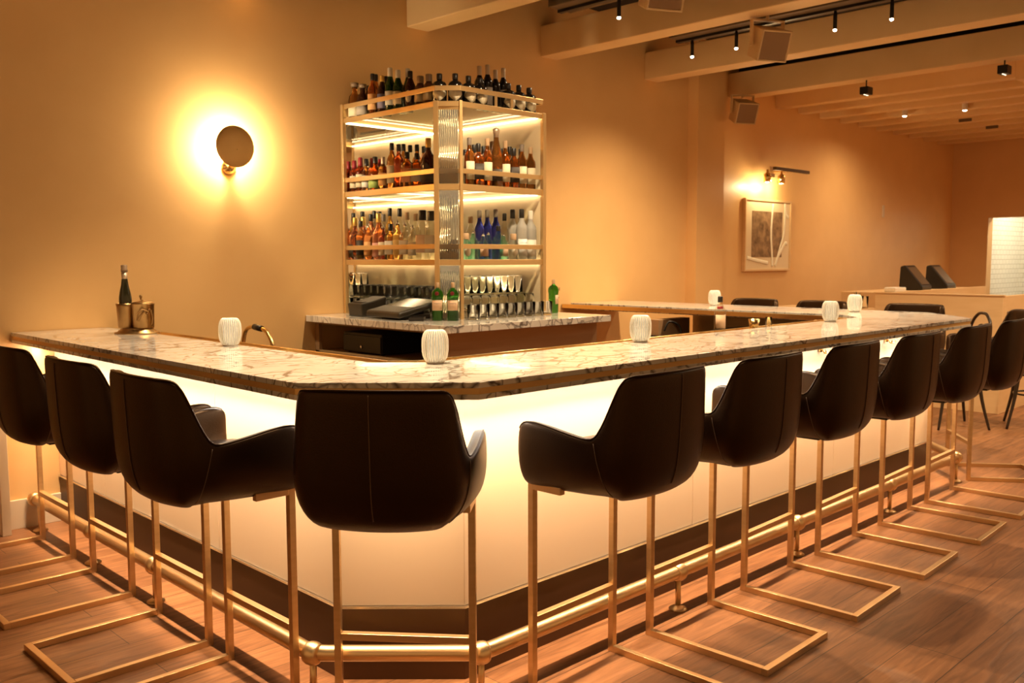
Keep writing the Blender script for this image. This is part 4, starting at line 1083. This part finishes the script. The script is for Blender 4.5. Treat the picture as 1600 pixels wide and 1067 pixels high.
# ------------------------------------------------------------------ host counter at the far end
hc = empty('host_counter', 'pale wooden host counter with high front panel at far right', 'counter', (9.14, 2.83, 0))
MB().box(0, .04, 0, 1.20, 0, 1.10).build('front_panel', M['deskwood'], hc, .003)
MB().box(.04, 3.1, 0, .04, 0, 1.10).build('side_panel', M['deskwood'], hc, .003)
MB().box(.04, 3.1, 1.16, 1.20, 0, 1.10).build('side_panel', M['deskwood'], hc, .003)
MB().box(.6, 3.1, 1.20, 1.85, 0, 1.085).build('rear_counter', M['deskwood'], hc, .004)
MB().box(-.01, .05, -.01, 1.21, 1.10, 1.112).build('cap_rail', M['deskwood'], hc, .002)
def till(x, y, lab):
    t = empty('touch_terminal', lab, 'till', (x, y+.02, 1.0865), radians(4), 'touch terminals on the host counter')
    pr_ = MB().prism([(-.12, 0), (.12, 0), (.14, .05), (.13, .27), (.08, .285), (-.12, .045)], -.17, .17)
    pr_.xform(Matrix(((0, 0, 1, 0), (1, 0, 0, 0), (0, 1, 0, 0), (0, 0, 0, 1))))
    cs_ = pr_.build('casing', M['black'], t, .012)
    MB().add([(-.14, -.103, .070), (.14, -.103, .070), (.14, .058, .262), (-.14, .058, .262), (-.14, -.095, .062), (.14, -.095, .062), (.14, .066, .254), (-.14, .066, .254)],
             [(0, 1, 2, 3), (7, 6, 5, 4), (0, 4, 5, 1), (1, 5, 6, 2), (2, 6, 7, 3), (3, 7, 4, 0)]).build('screen', mat('dim_screen', (.11, .075, .045), .3), cs_)
till(10.75, 4.24, 'dark touch terminal on the host counter, left of the pair')
till(11.45, 4.22, 'dark touch terminal on the host counter, right of the pair')
nap = tag(MB().prism([(-.13, -.07), (.11, -.09), (.14, .05), (.0, .10), (-.12, .06)], 0, .05).build('paper_stack', M['white'], bevel=.012, loc=(10.0, 4.20, 1.0855)), 'crumpled white paper stack on the host counter left of terminals', 'paper')
# console with plant, between the far stools and the wall
ct = empty('console_table', 'low pale console against back wall behind the far stools', 'table', (8.75, 4.25, 0))
MB().box(-.22, .22, -.30, .60, .93, .96).build('tabletop', M['deskwood'], ct, .003)
for sx in (-.19, .19):
    for sy in (-.27, .57): MB().box(sx-.02, sx+.02, sy-.02, sy+.02, 0, .93).build('leg', M['deskwood'], ct, .002)
pp = empty('potted_plant', 'small dark leafy plant in white pot on the console', 'plant', (8.72, 4.02, .96))
MB().lathe([(.035, 0), (.045, .01), (.05, .075), (.045, .078)], 20).build('pot', M['chinawhite'], pp)
lf = MB()
for i in range(26):
    a = random.uniform(0, 6.28); e = random.uniform(.25, 1.35); L_ = random.uniform(.05, .11)
    d = Vector((cos(a)*cos(e), sin(a)*cos(e), sin(e))); s_ = d.cross(Vector((0, 0, 1))).normalized()*.014; b = Vector((0, 0, .07)); up_ = s_.cross(d).normalized()*.003
    lf.add([b, b+d*L_*.5+s_+up_, b+d*L_, b+d*L_*.5-s_+up_, b+d*L_*.5-up_], [(0, 1, 2, 3), (0, 4, 2, 1), (0, 3, 2, 4)])
lf.build('leaves', M['leaf'], pp)
cgm = place_mesh('water_glass', tumbler('water_glass', .12, .03, .035), (8.80, 3.98, .9605), 'clear glass on the console beside the plant', 'glass', None)

# ------------------------------------------------------------------ bentwood chairs
def bent_chair(label, loc, rz):
    c = empty('bentwood_chair', label, 'chair', loc, rz, 'black bentwood chairs')
    MB().lathe([(.02, .455), (.20, .455), (.215, .462), (.215, .478), (.20, .485), (.02, .482)], 30).build('seat', M['darkwood'], c)
    MB().tube(smooth_path([(-.17, -.15, .46), (-.185, -.19, .70), (-.16, -.215, .88), (-.08, -.225, .965), (0, -.228, .98), (.08, -.225, .965), (.16, -.215, .88), (.185, -.19, .70), (.17, -.15, .46)], 6), .013, 10).build('back_hoop', M['darkwood'], c)
    MB().tube(smooth_path([(-.09, -.17, .46), (-.10, -.20, .68), (-.06, -.215, .84), (0, -.22, .88), (.06, -.215, .84), (.10, -.20, .68), (.09, -.17, .46)], 6), .010, 10).build('inner_hoop', M['darkwood'], c)
    for sx, sy in ((-1, 1), (1, 1), (-1, -1), (1, -1)):
        MB().tube(smooth_path([(sx*.15, sy*.14, .46), (sx*.17, sy*.165, .25), (sx*.215, sy*.215, 0)], 5), [.018-.008*i/10 for i in range(11)], 10).build('leg', M['darkwood'], c)
    MB().tube([(.165*cos(2*pi*i/24), .165*sin(2*pi*i/24), .29) for i in range(25)], .008, 8).build('stretcher_ring', M['darkwood'], c)
bent_chair('black bentwood chair showing its hooped back beyond bar end', (8.25, 2.92, 0), radians(45))
bent_chair('black bentwood chair with splayed legs at right edge behind the stools', (8.68, 2.40, 0), radians(200))

# pale post at the left picture edge
ps = empty('tray_stand', 'pale folding stand post and brace at left edge by wall', 'stand', (1.418, 5.27, 0))
MB().box(-.022, .022, -.022, .022, 0, .72).build('post', M['skirt'], ps, .002)
MB().bar((-.03, .0, .40), (-.22, .03, .10), .025, .025).build('brace', M['wood'], ps)
MB().box(-.30, -.26, -.022, .022, 0, .72).build('post', M['skirt'], ps, .002)
MB().box(-.30, .022, -.022, .022, .72, .745).build('top_rail', M['skirt'], ps, .002)

# passage lamp
dl = empty('passage_lamp', 'round ceiling lamp inside the tiled passage', 'lamp', (15.6, 4.1, 2.58))
MB().lathe([(.09, .02), (.09, 0), (.08, -.015), (.01, -.02)], 24).build('diffuser', M['tip'], dl)
l = bpy.data.lights.new('passage_light', 'POINT'); l.energy = K_DOOR; l.color = (1, .85, .60); l.shadow_soft_size = .08
o = bpy.data.objects.new('passage_light', l); C.objects.link(o); o.parent = dl; o.location = (0, 0, -.10)
